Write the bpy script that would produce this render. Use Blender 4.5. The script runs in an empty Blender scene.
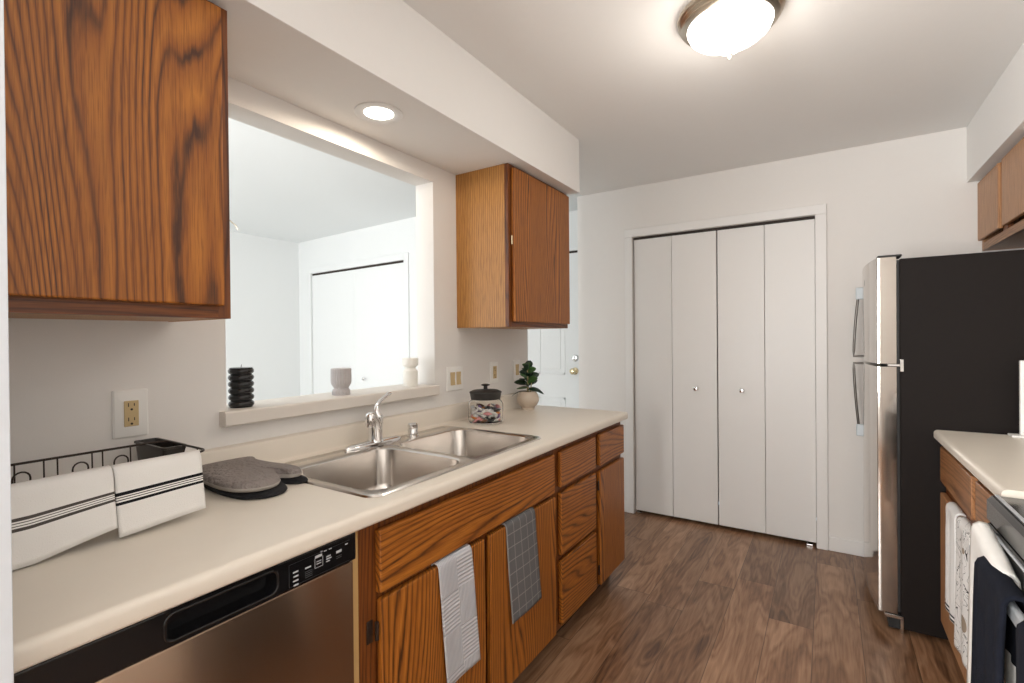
import bpy, bmesh, math, random
from mathutils import Vector, Matrix
random.seed(7)
S = bpy.context.scene
COL = S.collection
PI = math.pi

# ------------------------------------------------------------------ camera, world, lights, exposure
YAW, PITCH, ROLL, FPX = math.radians(32.701), math.radians(-0.334), math.radians(-0.514), 490.32
CAM = Vector((1.563, 0.0, 1.316))
fw = Vector((-math.sin(YAW)*math.cos(PITCH), math.cos(YAW)*math.cos(PITCH), math.sin(PITCH)))
r_ = Vector((math.cos(YAW), math.sin(YAW), 0)); u_ = r_.cross(fw)
rr = r_*math.cos(ROLL) + u_*math.sin(ROLL); uu = -r_*math.sin(ROLL) + u_*math.cos(ROLL)
cd = bpy.data.cameras.new('camera'); cam = bpy.data.objects.new('camera', cd); COL.objects.link(cam)
m = Matrix((rr, uu, -fw)).transposed().to_4x4(); m.translation = CAM
cam.matrix_world = m
cd.sensor_width = 36; cd.lens = FPX/1024*36; cd.clip_start = 0.02
S.camera = cam
S.view_settings.view_transform = 'Standard'; S.view_settings.look = 'None'
S.view_settings.gamma = 1; S.view_settings.use_curve_mapping = False
S.view_settings.exposure = 0.13
w = bpy.data.worlds.new('sky'); S.world = w; w.use_nodes = True
w.node_tree.nodes['Background'].inputs[0].default_value = (0.75, 0.87, 1, 1)
w.node_tree.nodes['Background'].inputs[1].default_value = 1.5

def area(name, loc, rot, sx, sy, power, color):
    l = bpy.data.lights.new(name, 'AREA'); l.shape = 'RECTANGLE'; l.size = sx; l.size_y = sy
    l.energy = power; l.color = color
    o = bpy.data.objects.new(name, l); COL.objects.link(o); o.location = loc; o.rotation_euler = rot
    return o
# added area fill, standing in for daylight at two unseen windows behind the camera
area('fill_dining', (-2.15, -1.93, 1.35), (PI/2+0.45, 0, 0.4), 2.0, 1.5, 42, (0.95, 0.98, 1.0))
area('fill_kitchen', (0.35, -1.93, 1.35), (PI/2+0.5, 0, 0), 1.5, 1.5, 172, (1.0, 0.98, 0.95))
def spot(name, loc, power, color, ang, blend, r):
    l = bpy.data.lights.new(name, 'SPOT'); l.energy = power; l.color = color
    l.spot_size = ang; l.spot_blend = blend; l.shadow_soft_size = r
    o = bpy.data.objects.new(name, l); COL.objects.link(o); o.location = loc
    return o
spot('can_bulb', (0.19, 1.243, 2.112), 3.6, (1.0, 0.84, 0.66), math.radians(176), 0.1, 0.025)
l = bpy.data.lights.new('dome_bulb', 'POINT'); l.energy = 4; l.color = (1.0, 0.93, 0.84); l.shadow_soft_size = 0.1
o = bpy.data.objects.new('dome_bulb', l); COL.objects.link(o); o.location = (1.28, 1.85, 2.2)

# ------------------------------------------------------------------ materials
def new_mat(name):
    mt = bpy.data.materials.new(name); mt.use_nodes = True
    nt = mt.node_tree; b = nt.nodes['Principled BSDF']
    return mt, nt, b
def N(nt, typ, **kw):
    n = nt.nodes.new(typ)
    for k, v in kw.items(): setattr(n, k, v)
    return n
def mathn(nt, op, a, b=None, c=None):
    n = N(nt, 'ShaderNodeMath', operation=op)
    for i, v in enumerate((a, b, c)):
        if v is None: continue
        if isinstance(v, (int, float)): n.inputs[i].default_value = v
        else: nt.links.new(v, n.inputs[i])
    return n.outputs[0]
def plain(name, col, rough=0.5, metal=0.0, bump=0.0, bscale=200, var=0.03, coat=0, spec=0.5, bdist=0.002):
    mt, nt, b = new_mat(name)
    b.inputs['Roughness'].default_value = rough; b.inputs['Metallic'].default_value = metal
    b.inputs['Specular IOR Level'].default_value = spec
    if coat: b.inputs['Coat Weight'].default_value = coat; b.inputs['Coat Roughness'].default_value = 0.08
    tc = N(nt, 'ShaderNodeTexCoord')
    no = N(nt, 'ShaderNodeTexNoise'); no.inputs['Scale'].default_value = bscale*0.1; no.inputs['Detail'].default_value = 3
    nt.links.new(tc.outputs['Object'], no.inputs['Vector'])
    mx = N(nt, 'ShaderNodeMix', data_type='RGBA')
    mx.inputs[6].default_value = (*[c*(1-var) for c in col], 1); mx.inputs[7].default_value = (*[min(1, c*(1+var)) for c in col], 1)
    nt.links.new(no.outputs[0], mx.inputs[0]); nt.links.new(mx.outputs[2], b.inputs['Base Color'])
    if bump:
        n2 = N(nt, 'ShaderNodeTexNoise'); n2.inputs['Scale'].default_value = bscale; n2.inputs['Detail'].default_value = 2
        nt.links.new(tc.outputs['Object'], n2.inputs['Vector'])
        bp = N(nt, 'ShaderNodeBump'); bp.inputs['Strength'].default_value = bump; bp.inputs['Distance'].default_value = bdist
        nt.links.new(n2.outputs[0], bp.inputs['Height']); nt.links.new(bp.outputs[0], b.inputs['Normal'])
    return mt
def ramp(nt, fac, stops):
    r = N(nt, 'ShaderNodeValToRGB'); e = r.color_ramp.elements
    while len(e) < len(stops): e.new(0.5)
    for i, (p, c) in enumerate(stops):
        e[i].position = p; e[i].color = (*c, 1)
    nt.links.new(fac, r.inputs[0]); return r.outputs[0]
def oak(name, axis, dark, mid, light, rings=26, wide=3.4, along=0.13, lines=62):
    mt, nt, b = new_mat(name)
    tc = N(nt, 'ShaderNodeTexCoord'); oi = N(nt, 'ShaderNodeObjectInfo')
    off = N(nt, 'ShaderNodeVectorMath', operation='SCALE'); off.inputs[0].default_value = (7.3, 11.1, 5.7)
    nt.links.new(oi.outputs['Random'], off.inputs[3])
    add = N(nt, 'ShaderNodeVectorMath', operation='ADD')
    nt.links.new(tc.outputs['Object'], add.inputs[0]); nt.links.new(off.outputs[0], add.inputs[1])
    def scaled(s_across, s_along):
        v = N(nt, 'ShaderNodeVectorMath', operation='MULTIPLY')
        s = [s_across]*3; s['xyz'.index(axis)] = s_along
        v.inputs[1].default_value = s; nt.links.new(add.outputs[0], v.inputs[0]); return v.outputs[0]
    n1 = N(nt, 'ShaderNodeTexNoise'); n1.inputs['Scale'].default_value = 1; n1.inputs['Detail'].default_value = 2.0; n1.inputs['Roughness'].default_value = .42
    nt.links.new(scaled(wide, wide*along), n1.inputs['Vector'])
    n2 = N(nt, 'ShaderNodeTexNoise'); n2.inputs['Scale'].default_value = 1; n2.inputs['Detail'].default_value = 3
    nt.links.new(scaled(70, 9), n2.inputs['Vector'])
    sx = N(nt, 'ShaderNodeSeparateXYZ'); nt.links.new(add.outputs[0], sx.inputs[0])
    acr = {'z': (sx.outputs[0], sx.outputs[1]), 'y': (sx.outputs[0], sx.outputs[2])}[axis]
    lin = mathn(nt, 'MULTIPLY', mathn(nt, 'ADD', acr[0], acr[1]), lines)
    t = mathn(nt, 'ADD', mathn(nt, 'ADD', lin, mathn(nt, 'MULTIPLY', n1.outputs[0], rings)), mathn(nt, 'MULTIPLY', n2.outputs[0], 0.38))
    f = mathn(nt, 'FRACT', t)
    c1 = ramp(nt, f, [(0.0, dark), (0.05, dark), (0.20, mid), (0.6, light), (0.86, mid), (1.0, dark)])
    n4 = N(nt, 'ShaderNodeTexNoise'); n4.inputs['Scale'].default_value = 1; n4.inputs['Detail'].default_value = 2
    nt.links.new(scaled(22, 1.6), n4.inputs['Vector'])
    sm = N(nt, 'ShaderNodeMapRange'); sm.inputs[1].default_value = 0.35; sm.inputs[2].default_value = 0.65; sm.inputs[3].default_value = 0.5; sm.inputs[4].default_value = 1.0
    nt.links.new(n4.outputs[0], sm.inputs[0])
    mm = N(nt, 'ShaderNodeMix', data_type='RGBA'); mm.inputs[6].default_value = (*mid, 1)
    nt.links.new(sm.outputs[0], mm.inputs[0]); nt.links.new(c1, mm.inputs[7]); c1 = mm.outputs[2]
    n3 = N(nt, 'ShaderNodeTexNoise'); n3.inputs['Scale'].default_value = 1; n3.inputs['Detail'].default_value = 2
    nt.links.new(scaled(420, 12), n3.inputs['Vector'])
    pore = ramp(nt, n3.outputs[0], [(0.36, (0.55, 0.5, 0.45)), (0.52, (1, 1, 1))])
    mx = N(nt, 'ShaderNodeMix', data_type='RGBA', blend_type='MULTIPLY'); mx.inputs[0].default_value = 0.75
    nt.links.new(c1, mx.inputs[6]); nt.links.new(pore, mx.inputs[7])
    nt.links.new(mx.outputs[2], b.inputs['Base Color'])
    b.inputs['Roughness'].default_value = 0.42
    bp = N(nt, 'ShaderNodeBump'); bp.inputs['Strength'].default_value = 0.12; bp.inputs['Distance'].default_value = 0.001
    nt.links.new(n3.outputs[0], bp.inputs['Height']); nt.links.new(bp.outputs[0], b.inputs['Normal'])
    return mt
OD, OM, OL = (0.070, 0.020, 0.004), (0.335, 0.105, 0.012), (0.51, 0.185, 0.024)
oak_v = oak('oak_vertical', 'z', OD, OM, OL)
oak_h = oak('oak_horizontal', 'y', OD, OM, OL)
oak_big = oak('oak_large_figure', 'z', OD, OM, OL, rings=56, wide=2.5, along=0.17, lines=42)
oak_frame = oak('oak_frame', 'z', (0.06, 0.016, 0.004), (0.17, 0.048, 0.008), (0.24, 0.075, 0.012))
oak_frame_h = oak('oak_frame_rail', 'y', (0.06, 0.016, 0.004), (0.17, 0.048, 0.008), (0.23, 0.072, 0.012))
oak_side = oak('oak_lit_side', 'z', (0.25, 0.10, 0.02), (0.47, 0.215, 0.05), (0.60, 0.30, 0.085), rings=8, wide=5, along=0.045, lines=90)  # paler than the doors: light falling on the sides is put into the colour
oak_raw = plain('raw_pine_edge', (0.52, 0.33, 0.13), 0.7)
oak_r = oak('oak_glare_vertical', 'z', (0.34, 0.155, 0.065), (0.47, 0.235, 0.105), (0.52, 0.27, 0.125), rings=8, wide=5, along=0.05, lines=80)  # same oak made paler and greyer: glare on the right cabinets painted in
oak_rh = oak('oak_glare_horizontal', 'y', (0.16, 0.062, 0.02), (0.36, 0.16, 0.06), (0.43, 0.20, 0.08), rings=22, lines=45)  # horizontal copy, with the glare in its colour too
under_dark = plain('cabinet_shadow_gap', (0.05, 0.025, 0.015), 0.8)

wall_m = plain('painted_wall', (0.80, 0.775, 0.745), 0.75, bump=0.15, bscale=350, var=0.008)
ceil_m = plain('painted_ceiling', (0.88, 0.865, 0.845), 0.85, bump=0.15, bscale=300, var=0.008)
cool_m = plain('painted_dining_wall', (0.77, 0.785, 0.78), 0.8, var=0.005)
trim_m = plain('white_trim', (0.82, 0.805, 0.785), 0.4, var=0.005)
door_m = plain('white_door', (0.80, 0.785, 0.765), 0.42, var=0.008)
lam_m = plain('cream_laminate', (0.80, 0.735, 0.64), 0.38, var=0.025, bscale=120)
sill_m = plain('cream_sill', (0.76, 0.71, 0.65), 0.4, var=0.01)
plate_m = plain('white_plastic', (0.86, 0.85, 0.82), 0.35, var=0)
almond_m = plain('almond_plastic', (0.60, 0.45, 0.235), 0.4, var=0)
slot_m = plain('dark_slot', (0.03, 0.02, 0.015), 0.7, var=0)
black_m = plain('gloss_black', (0.008, 0.008, 0.009), 0.16, var=0, spec=0.35)
rubber_m = plain('black_rubber', (0.012, 0.012, 0.012), 0.6, var=0)
chrome_m = plain('chrome', (0.80, 0.80, 0.80), 0.10, 1.0, var=0)
brass_m = plain('polished_brass', (0.80, 0.68, 0.45), 0.2, 1.0, var=0)
nickel_m = plain('brushed_nickel', (0.62, 0.55, 0.46), 0.28, 1.0, var=0)
fridge_black = plain('textured_fridge_side', (0.012, 0.009, 0.008), 0.5, var=0.1, bump=0.5, bscale=500, spec=0.12)
wire_m = plain('bronze_wire', (0.035, 0.022, 0.016), 0.4, 0.3, var=0)
caddy_m = plain('dark_plastic', (0.035, 0.03, 0.026), 0.4, var=0)
white_wax = plain('ivory_wax', (0.86, 0.84, 0.78), 0.4, var=0)
grey_wax = plain('grey_wax', (0.50, 0.47, 0.47), 0.55, var=0)
black_wax = plain('black_wax', (0.012, 0.013, 0.014), 0.22, var=0)
ceram_m = plain('beige_ceramic', (0.62, 0.52, 0.42), 0.45, var=0.05, bscale=300)
soil_m = plain('soil', (0.03, 0.02, 0.012), 0.9)
leaf_m = plain('dark_green_leaf', (0.012, 0.035, 0.018), 0.3, var=0.5, bscale=150)
leaf2_m = plain('mid_green_leaf', (0.05, 0.13, 0.03), 0.35, var=0.3, bscale=150)
stem_m = plain('pale_stem', (0.35, 0.3, 0.14), 0.6)
lid_m = plain('dark_lid', (0.018, 0.016, 0.014), 0.45, var=0.05)
grey_cloth = plain('grey_quilted_cloth', (0.27, 0.235, 0.22), 0.95, bump=1.0, bscale=70, var=0.3, bdist=0.012)
grey_bind = plain('light_grey_binding', (0.42, 0.385, 0.35), 0.9, bump=0.4, bscale=500)
black_cloth = plain('black_cloth', (0.012, 0.012, 0.014), 0.95, bump=0.7, bscale=300, var=0.2)
navy_cloth = plain('black_terry_cloth', (0.010, 0.012, 0.020), 1.0, bump=1.0, bscale=450, var=0.3, spec=0.2)
cream_cloth = plain('cream_terry_cloth', (0.86, 0.84, 0.80), 0.95, bump=0.9, bscale=450, var=0.05)
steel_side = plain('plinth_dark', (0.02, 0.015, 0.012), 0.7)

dark_steel = plain('dark_handle_steel', (0.13, 0.12, 0.11), 0.3, 1.0, var=0)
foot_m = plain('pale_grey_cap', (0.62, 0.68, 0.72), 0.35, var=0)
def steel(name, col, rough, axis='z', aniso=0.0, streak=0.08):
    mt, nt, b = new_mat(name)
    b.inputs['Metallic'].default_value = 1; b.inputs['Base Color'].default_value = (*col, 1)
    tc = N(nt, 'ShaderNodeTexCoord'); v = N(nt, 'ShaderNodeVectorMath', operation='MULTIPLY')
    s = [900]*3; s['xyz'.index(axis)] = 4; v.inputs[1].default_value = s
    nt.links.new(tc.outputs['Object'], v.inputs[0])
    n = N(nt, 'ShaderNodeTexNoise'); n.inputs['Scale'].default_value = 1; nt.links.new(v.outputs[0], n.inputs['Vector'])
    mr = N(nt, 'ShaderNodeMapRange'); mr.inputs[3].default_value = rough*(1-streak); mr.inputs[4].default_value = rough*(1+streak)
    nt.links.new(n.outputs[0], mr.inputs[0]); nt.links.new(mr.outputs[0], b.inputs['Roughness'])
    b.inputs['Anisotropic'].default_value = aniso; b.inputs['Anisotropic Rotation'].default_value = 0.25
    return mt
sink_m = steel('brushed_sink_steel', (0.68, 0.64, 0.60), 0.20, 'y')
dw_m = steel('floor_tinted_dishwasher_steel', (0.37, 0.265, 0.19), 0.26, 'y', 0.85)  # brown reflection of the floor is put into the steel's base colour
fr_m = steel('brushed_fridge_steel', (0.52, 0.48, 0.44), 0.11, 'y', 0.0)

def glow(name, col, s):
    mt, nt, b = new_mat(name)
    b.inputs['Base Color'].default_value = (*col, 1); b.inputs['Emission Color'].default_value = (*col, 1)
    b.inputs['Emission Strength'].default_value = s; b.inputs['Roughness'].default_value = 0.3; return mt
dome_m = glow('lit_frosted_glass', (1.0, 0.965, 0.92), 4.2)
can_m = glow('lit_bulb_face', (1.0, 0.95, 0.86), 6.0)
gl, nt, b = new_mat('clear_glass')
b.inputs['Base Color'].default_value = (1, 1, 1, 1); b.inputs['Roughness'].default_value = 0.02
b.inputs['Transmission Weight'].default_value = 1.0; b.inputs['IOR'].default_value = 1.12
glass_m = gl

def floor_mat():
    mt, nt, b = new_mat('wood_plank_floor')
    tc = N(nt, 'ShaderNodeTexCoord'); sp = N(nt, 'ShaderNodeSeparateXYZ'); nt.links.new(tc.outputs['Object'], sp.inputs[0])
    W, L = 0.178, 1.22
    xs = mathn(nt, 'DIVIDE', mathn(nt, 'SUBTRACT', sp.outputs[0], 0.083), W)
    row = mathn(nt, 'FLOOR', xs)
    wn = N(nt, 'ShaderNodeTexWhiteNoise', noise_dimensions='1D'); nt.links.new(row, wn.inputs['W'])
    ys = mathn(nt, 'ADD', mathn(nt, 'DIVIDE', sp.outputs[1], L), mathn(nt, 'MULTIPLY', wn.outputs[0], 5.0))
    idx = mathn(nt, 'FLOOR', ys)
    cb = N(nt, 'ShaderNodeCombineXYZ'); nt.links.new(row, cb.inputs[0]); nt.links.new(idx, cb.inputs[1])
    w2 = N(nt, 'ShaderNodeTexWhiteNoise', noise_dimensions='3D'); nt.links.new(cb.outputs[0], w2.inputs['Vector'])
    fx = mathn(nt, 'FRACT', xs); fy = mathn(nt, 'FRACT', ys)
    ex = mathn(nt, 'MULTIPLY', mathn(nt, 'MINIMUM', fx, mathn(nt, 'SUBTRACT', 1.0, fx)), W)
    ey = mathn(nt, 'MULTIPLY', mathn(nt, 'MINIMUM', fy, mathn(nt, 'SUBTRACT', 1.0, fy)), L)
    edge = mathn(nt, 'LESS_THAN', mathn(nt, 'MINIMUM', ex, ey), 0.0013)
    # grain, shifted per plank
    off = N(nt, 'ShaderNodeVectorMath', operation='SCALE'); off.inputs[3].default_value = 20
    nt.links.new(w2.outputs['Color'], off.inputs[0])
    v = N(nt, 'ShaderNodeVectorMath', operation='MULTIPLY'); v.inputs[1].default_value = (9, 1.5, 1)
    nt.links.new(tc.outputs['Object'], v.inputs[0])
    ad = N(nt, 'ShaderNodeVectorMath', operation='ADD'); nt.links.new(v.outputs[0], ad.inputs[0]); nt.links.new(off.outputs[0], ad.inputs[1])
    n1 = N(nt, 'ShaderNodeTexNoise'); n1.inputs['Scale'].default_value = 1; n1.inputs['Detail'].default_value = 2.5; n1.inputs['Distortion'].default_value = 0.4
    nt.links.new(ad.outputs[0], n1.inputs['Vector'])
    f = mathn(nt, 'FRACT', mathn(nt, 'MULTIPLY', n1.outputs[0], 8))
    v3 = N(nt, 'ShaderNodeVectorMath', operation='MULTIPLY'); v3.inputs[1].default_value = (120, 7, 1); nt.links.new(tc.outputs['Object'], v3.inputs[0])
    n3 = N(nt, 'ShaderNodeTexNoise'); n3.inputs['Scale'].default_value = 1; n3.inputs['Detail'].default_value = 4; nt.links.new(v3.outputs[0], n3.inputs['Vector'])
    tri = mathn(nt, 'ABSOLUTE', mathn(nt, 'SUBTRACT', f, 0.5))
    g = mathn(nt, 'ADD', mathn(nt, 'MULTIPLY', tri, 0.34), mathn(nt, 'MULTIPLY', n3.outputs[0], 0.42))
    g = mathn(nt, 'ADD', g, mathn(nt, 'MULTIPLY', n1.outputs[0], 0.65))
    c = ramp(nt, g, [(0.34, (0.065, 0.026, 0.012)), (0.56, (0.225, 0.112, 0.056)), (0.82, (0.40, 0.235, 0.138))])
    hs = N(nt, 'ShaderNodeHueSaturation'); nt.links.new(c, hs.inputs['Color'])
    val = N(nt, 'ShaderNodeMapRange'); val.inputs[3].default_value = 0.78; val.inputs[4].default_value = 1.2
    nt.links.new(w2.outputs[0], val.inputs[0]); nt.links.new(val.outputs[0], hs.inputs['Value'])
    mx = N(nt, 'ShaderNodeMix', data_type='RGBA'); mx.inputs[7].default_value = (0.035, 0.02, 0.014, 1)
    nt.links.new(mathn(nt, 'MULTIPLY', edge, 0.7), mx.inputs[0]); nt.links.new(hs.outputs[0], mx.inputs[6]); nt.links.new(mx.outputs[2], b.inputs['Base Color'])
    b.inputs['Roughness'].default_value = 0.31
    bp = N(nt, 'ShaderNodeBump'); bp.inputs['Strength'].default_value = 0.15; bp.inputs['Distance'].default_value = 0.001
    nt.links.new(n3.outputs[0], bp.inputs['Height']); nt.links.new(bp.outputs[0], b.inputs['Normal'])
    return mt

# banded cloth: (list of (z0,z1)) stripes measured along an axis of the object's own coordinates, or a UV map
def cloth_pattern(name, base, kind, bump=0.6):
    mt, nt, b = new_mat(name); b.inputs['Roughness'].default_value = 0.95; b.inputs['Specular IOR Level'].default_value = 0.2
    uv = N(nt, 'ShaderNodeUVMap'); sp = N(nt, 'ShaderNodeSeparateXYZ'); nt.links.new(uv.outputs[0], sp.inputs[0])
    U, V = sp.outputs[0], sp.outputs[1]       # metres across, metres along the drape
    no = N(nt, 'ShaderNodeTexNoise'); no.inputs['Scale'].default_value = 500; nt.links.new(uv.outputs[0], no.inputs['Vector'])
    h = no.outputs[0]
    def band(x, a, w):
        return mathn(nt, 'LESS_THAN', mathn(nt, 'ABSOLUTE', mathn(nt, 'SUBTRACT', x, a)), w/2)
    def mix(fac, c1, c2):
        mx = N(nt, 'ShaderNodeMix', data_type='RGBA'); nt.links.new(fac, mx.inputs[0])
        for i, c in ((6, c1), (7, c2)):
            if isinstance(c, tuple): mx.inputs[i].default_value = (*c, 1)
            else: nt.links.new(c, mx.inputs[i])
        return mx.outputs[2]
    if kind[0] == 'bands':
        col = base
        for a, w_, c in kind[1]: col = mix(band(V, a, w_), col, c)
        out = col
    elif kind[0] == 'waffle':
        # alternating blocks of ribs running across and along
        cu = mathn(nt, 'FLOOR', mathn(nt, 'DIVIDE', U, 0.078)); cv = mathn(nt, 'FLOOR', mathn(nt, 'DIVIDE', V, 0.115))
        par = mathn(nt, 'MODULO', mathn(nt, 'ADD', cu, cv), 2.0)
        rv = mathn(nt, 'ABSOLUTE', mathn(nt, 'SUBTRACT', mathn(nt, 'FRACT', mathn(nt, 'DIVIDE', V, 0.0115)), 0.5))
        ru = mathn(nt, 'ABSOLUTE', mathn(nt, 'SUBTRACT', mathn(nt, 'FRACT', mathn(nt, 'DIVIDE', U, 0.006)), 0.5))
        hv = mathn(nt, 'ADD', mathn(nt, 'MULTIPLY', rv, par), mathn(nt, 'MULTIPLY', ru, mathn(nt, 'SUBTRACT', 1.0, par)))
        h = mathn(nt, 'MULTIPLY', hv, 2.0)
        out = mix(h, kind[1], base)
    elif kind[0] == 'grid':
        g1 = mathn(nt, 'LESS_THAN', mathn(nt, 'FRACT', mathn(nt, 'DIVIDE', U, 0.042)), 0.07)
        g2 = mathn(nt, 'LESS_THAN', mathn(nt, 'FRACT', mathn(nt, 'DIVIDE', V, 0.047)), 0.07)
        w1 = mathn(nt, 'FRACT', mathn(nt, 'DIVIDE', U, 0.0035)); w2 = mathn(nt, 'FRACT', mathn(nt, 'DIVIDE', V, 0.0035))
        wf = mathn(nt, 'MULTIPLY', mathn(nt, 'ADD', w1, w2), 0.5)
        out = mix(mathn(nt, 'MAXIMUM', g1, g2), mix(wf, base, tuple(c*1.35 for c in base)), kind[1])
        h = wf
    elif kind[0] == 'print':
        vo = N(nt, 'ShaderNodeTexVoronoi'); vo.inputs['Scale'].default_value = 11; nt.links.new(uv.outputs[0], vo.inputs['Vector'])
        dots = mathn(nt, 'LESS_THAN', vo.outputs['Distance'], 0.30)
        cs = N(nt, 'ShaderNodeSeparateXYZ'); nt.links.new(vo.outputs['Color'], cs.inputs[0])
        n5 = N(nt, 'ShaderNodeTexNoise'); n5.inputs['Scale'].default_value = 17; n5.inputs['Detail'].default_value = 1; n5.inputs['Distortion'].default_value = 1.5
        nt.links.new(uv.outputs[0], n5.inputs['Vector'])
        ink = mathn(nt, 'LESS_THAN', mathn(nt, 'ABSOLUTE', mathn(nt, 'SUBTRACT', n5.outputs[0], 0.5)), 0.009)
        tan = mathn(nt, 'MULTIPLY', dots, mathn(nt, 'GREATER_THAN', cs.outputs[0], 0.72))
        blk = mathn(nt, 'MULTIPLY', dots, mathn(nt, 'LESS_THAN', cs.outputs[0], 0.12))
        out = mix(blk, mix(tan, mix(ink, base, (0.02, 0.02, 0.02)), (0.36, 0.29, 0.22)), (0.015, 0.015, 0.015))
    if isinstance(out, tuple): b.inputs['Base Color'].default_value = (*out, 1)
    else: nt.links.new(out, b.inputs['Base Color'])
    bp = N(nt, 'ShaderNodeBump'); bp.inputs['Strength'].default_value = bump; bp.inputs['Distance'].default_value = 0.002
    nt.links.new(h, bp.inputs['Height']); nt.links.new(bp.outputs[0], b.inputs['Normal'])
    return mt

# ------------------------------------------------------------------ mesh helpers (world metres unless the thing is rotated)
def BM(): return bmesh.new()
def box(bm, x0, x1, y0, y1, z0, z1, bev=0.0, seg=2):
    vs = [bm.verts.new((x, y, z)) for z in (z0, z1) for y in (y0, y1) for x in (x0, x1)]
    fs = [bm.faces.new([vs[i] for i in f]) for f in ((0,2,3,1),(4,5,7,6),(0,1,5,4),(2,6,7,3),(0,4,6,2),(1,3,7,5))]
    if bev:
        es = list({e for f in fs for e in f.edges})
        bmesh.ops.bevel(bm, geom=es, offset=bev, segments=seg, affect='EDGES', profile=0.5)
    return vs
def tube(bm, pts, r, n=10, caps=True, closed=False):
    pts = [Vector(p) for p in pts]; rs = r if isinstance(r, (list, tuple)) else [r]*len(pts)
    rings = []; up = None
    for i, p in enumerate(pts):
        a = pts[i-1] if (i > 0 or closed) else p; c = pts[(i+1) % len(pts)] if (i < len(pts)-1 or closed) else p
        t = (c-a).normalized()
        if up is None:
            up = Vector((0, 0, 1)) if abs(t.z) < 0.9 else Vector((1, 0, 0))
        s = t.cross(up).normalized(); q = s.cross(t).normalized(); up = q
        rings.append([bm.verts.new(p + (s*math.cos(2*PI*k/n) + q*math.sin(2*PI*k/n))*rs[i]) for k in range(n)])
    m_ = len(rings)
    for i in range(m_ if closed else m_-1):
        A, B = rings[i], rings[(i+1) % m_]
        for k in range(n): bm.faces.new((A[k], A[(k+1) % n], B[(k+1) % n], B[k]))
    if caps and not closed:
        bm.faces.new(rings[0][::-1]); bm.faces.new(rings[-1])
def lathe(bm, prof, c=(0, 0, 0), n=32, axis='z', flute=0, fd=0.0, sx=1, sy=1):
    rings = []
    for r, h in prof:
        if r < 1e-6:
            p = {'z': (c[0], c[1], c[2]+h), 'x': (c[0]+h, c[1], c[2]), 'y': (c[0], c[1]+h, c[2])}[axis]
            rings.append([bm.verts.new(p)]); continue
        R = []
        for k in range(n):
            a = 2*PI*k/n; q = r*(1 - (fd if flute and k % 2 else 0)); u, v = q*math.cos(a)*sx, q*math.sin(a)*sy
            p = {'z': (c[0]+u, c[1]+v, c[2]+h), 'x': (c[0]+h, c[1]+u, c[2]+v), 'y': (c[0]+u, c[1]+h, c[2]+v)}[axis]
            R.append(bm.verts.new(p))
        rings.append(R)
    for A, B in zip(rings, rings[1:]):
        for k in range(n):
            k2 = (k+1) % n
            if len(A) == 1 and len(B) == 1: continue
            if len(A) == 1: bm.faces.new((A[0], B[k2], B[k]))
            elif len(B) == 1: bm.faces.new((A[k], A[k2], B[0]))
            else: bm.faces.new((A[k], A[k2], B[k2], B[k]))
def prism(bm, poly, y0, y1, plane='xz'):
    def P(a, b_, t): return {'xz': (a, t, b_), 'yz': (t, a, b_), 'xy': (a, b_, t)}[plane]
    A = [bm.verts.new(P(a, b_, y0)) for a, b_ in poly]; B = [bm.verts.new(P(a, b_, y1)) for a, b_ in poly]
    bm.faces.new(A[::-1]); bm.faces.new(B); n = len(poly)
    for i in range(n): bm.faces.new((A[i], A[(i+1) % n], B[(i+1) % n], B[i]))
def rrect(x0, x1, y0, y1, rad, n=6):
    """rounded rectangle; rad = one radius or four (x0y0, x1y0, x1y1, x0y1); n+1 points a corner"""
    R = rad if isinstance(rad, (list, tuple)) else [rad]*4; out = []
    for (cx, cy, a0), r in zip(((x0, y0, PI), (x1, y0, 1.5*PI), (x1, y1, 0), (x0, y1, PI/2)), R):
        ccx = cx + (r if cx == x0 else -r); ccy = cy + (r if cy == y0 else -r)
        for k in range(n+1):
            a = a0 + PI/2*k/n; out.append((ccx + r*math.cos(a), ccy + r*math.sin(a)))
    return out
def loft(bm, loops, cap0=False, cap1=False):
    Ls = [[bm.verts.new(p) for p in L] for L in loops]
    for A, B in zip(Ls, Ls[1:]):
        n = len(A)
        for k in range(n): bm.faces.new((A[k], A[(k+1) % n], B[(k+1) % n], B[k]))
    if cap0: bm.faces.new(Ls[0][::-1])
    if cap1: bm.faces.new(Ls[-1])
def obj(name, bm, mt, parent=None, origin=None, local=False, smooth=None, label=None):
    me = bpy.data.meshes.new(name)
    bmesh.ops.recalc_face_normals(bm, faces=bm.faces)
    root = parent
    while root is not None and root.parent is not None: root = root.parent
    if not local:
        off = Vector(root.location) if root is not None else Vector(origin or (0, 0, 0))
        bmesh.ops.translate(bm, verts=bm.verts, vec=-off)
    bm.to_mesh(me); bm.free()
    o = bpy.data.objects.new(name, me); COL.objects.link(o)
    if root is None and origin: o.location = origin
    if parent is not None: o.parent = parent
    me.materials.append(mt)
    if smooth:
        for p in me.polygons: p.use_smooth = True
        try: me.set_sharp_from_angle(angle=math.radians(smooth))
        except Exception: pass
    if label: o['label'] = label
    return o
def thing(name, label, cat, loc=(0, 0, 0), rotz=0, group=None):
    o = bpy.data.objects.new(name, None); COL.objects.link(o); o.empty_display_size = 0.05
    o.location = loc; o.rotation_euler = (0, 0, rotz); o['label'] = label; o['category'] = cat
    if group: o['group'] = group
    return o
def tag(o, label, cat, group=None):
    o['label'] = label; o['category'] = cat
    if group: o['group'] = group
    return o
def struct(name, bm, mt, origin=None, smooth=None, label=None):
    o = obj(name, bm, mt, origin=origin, smooth=smooth); o['kind'] = 'structure'
    if label: o['label'] = label
    return o
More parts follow.
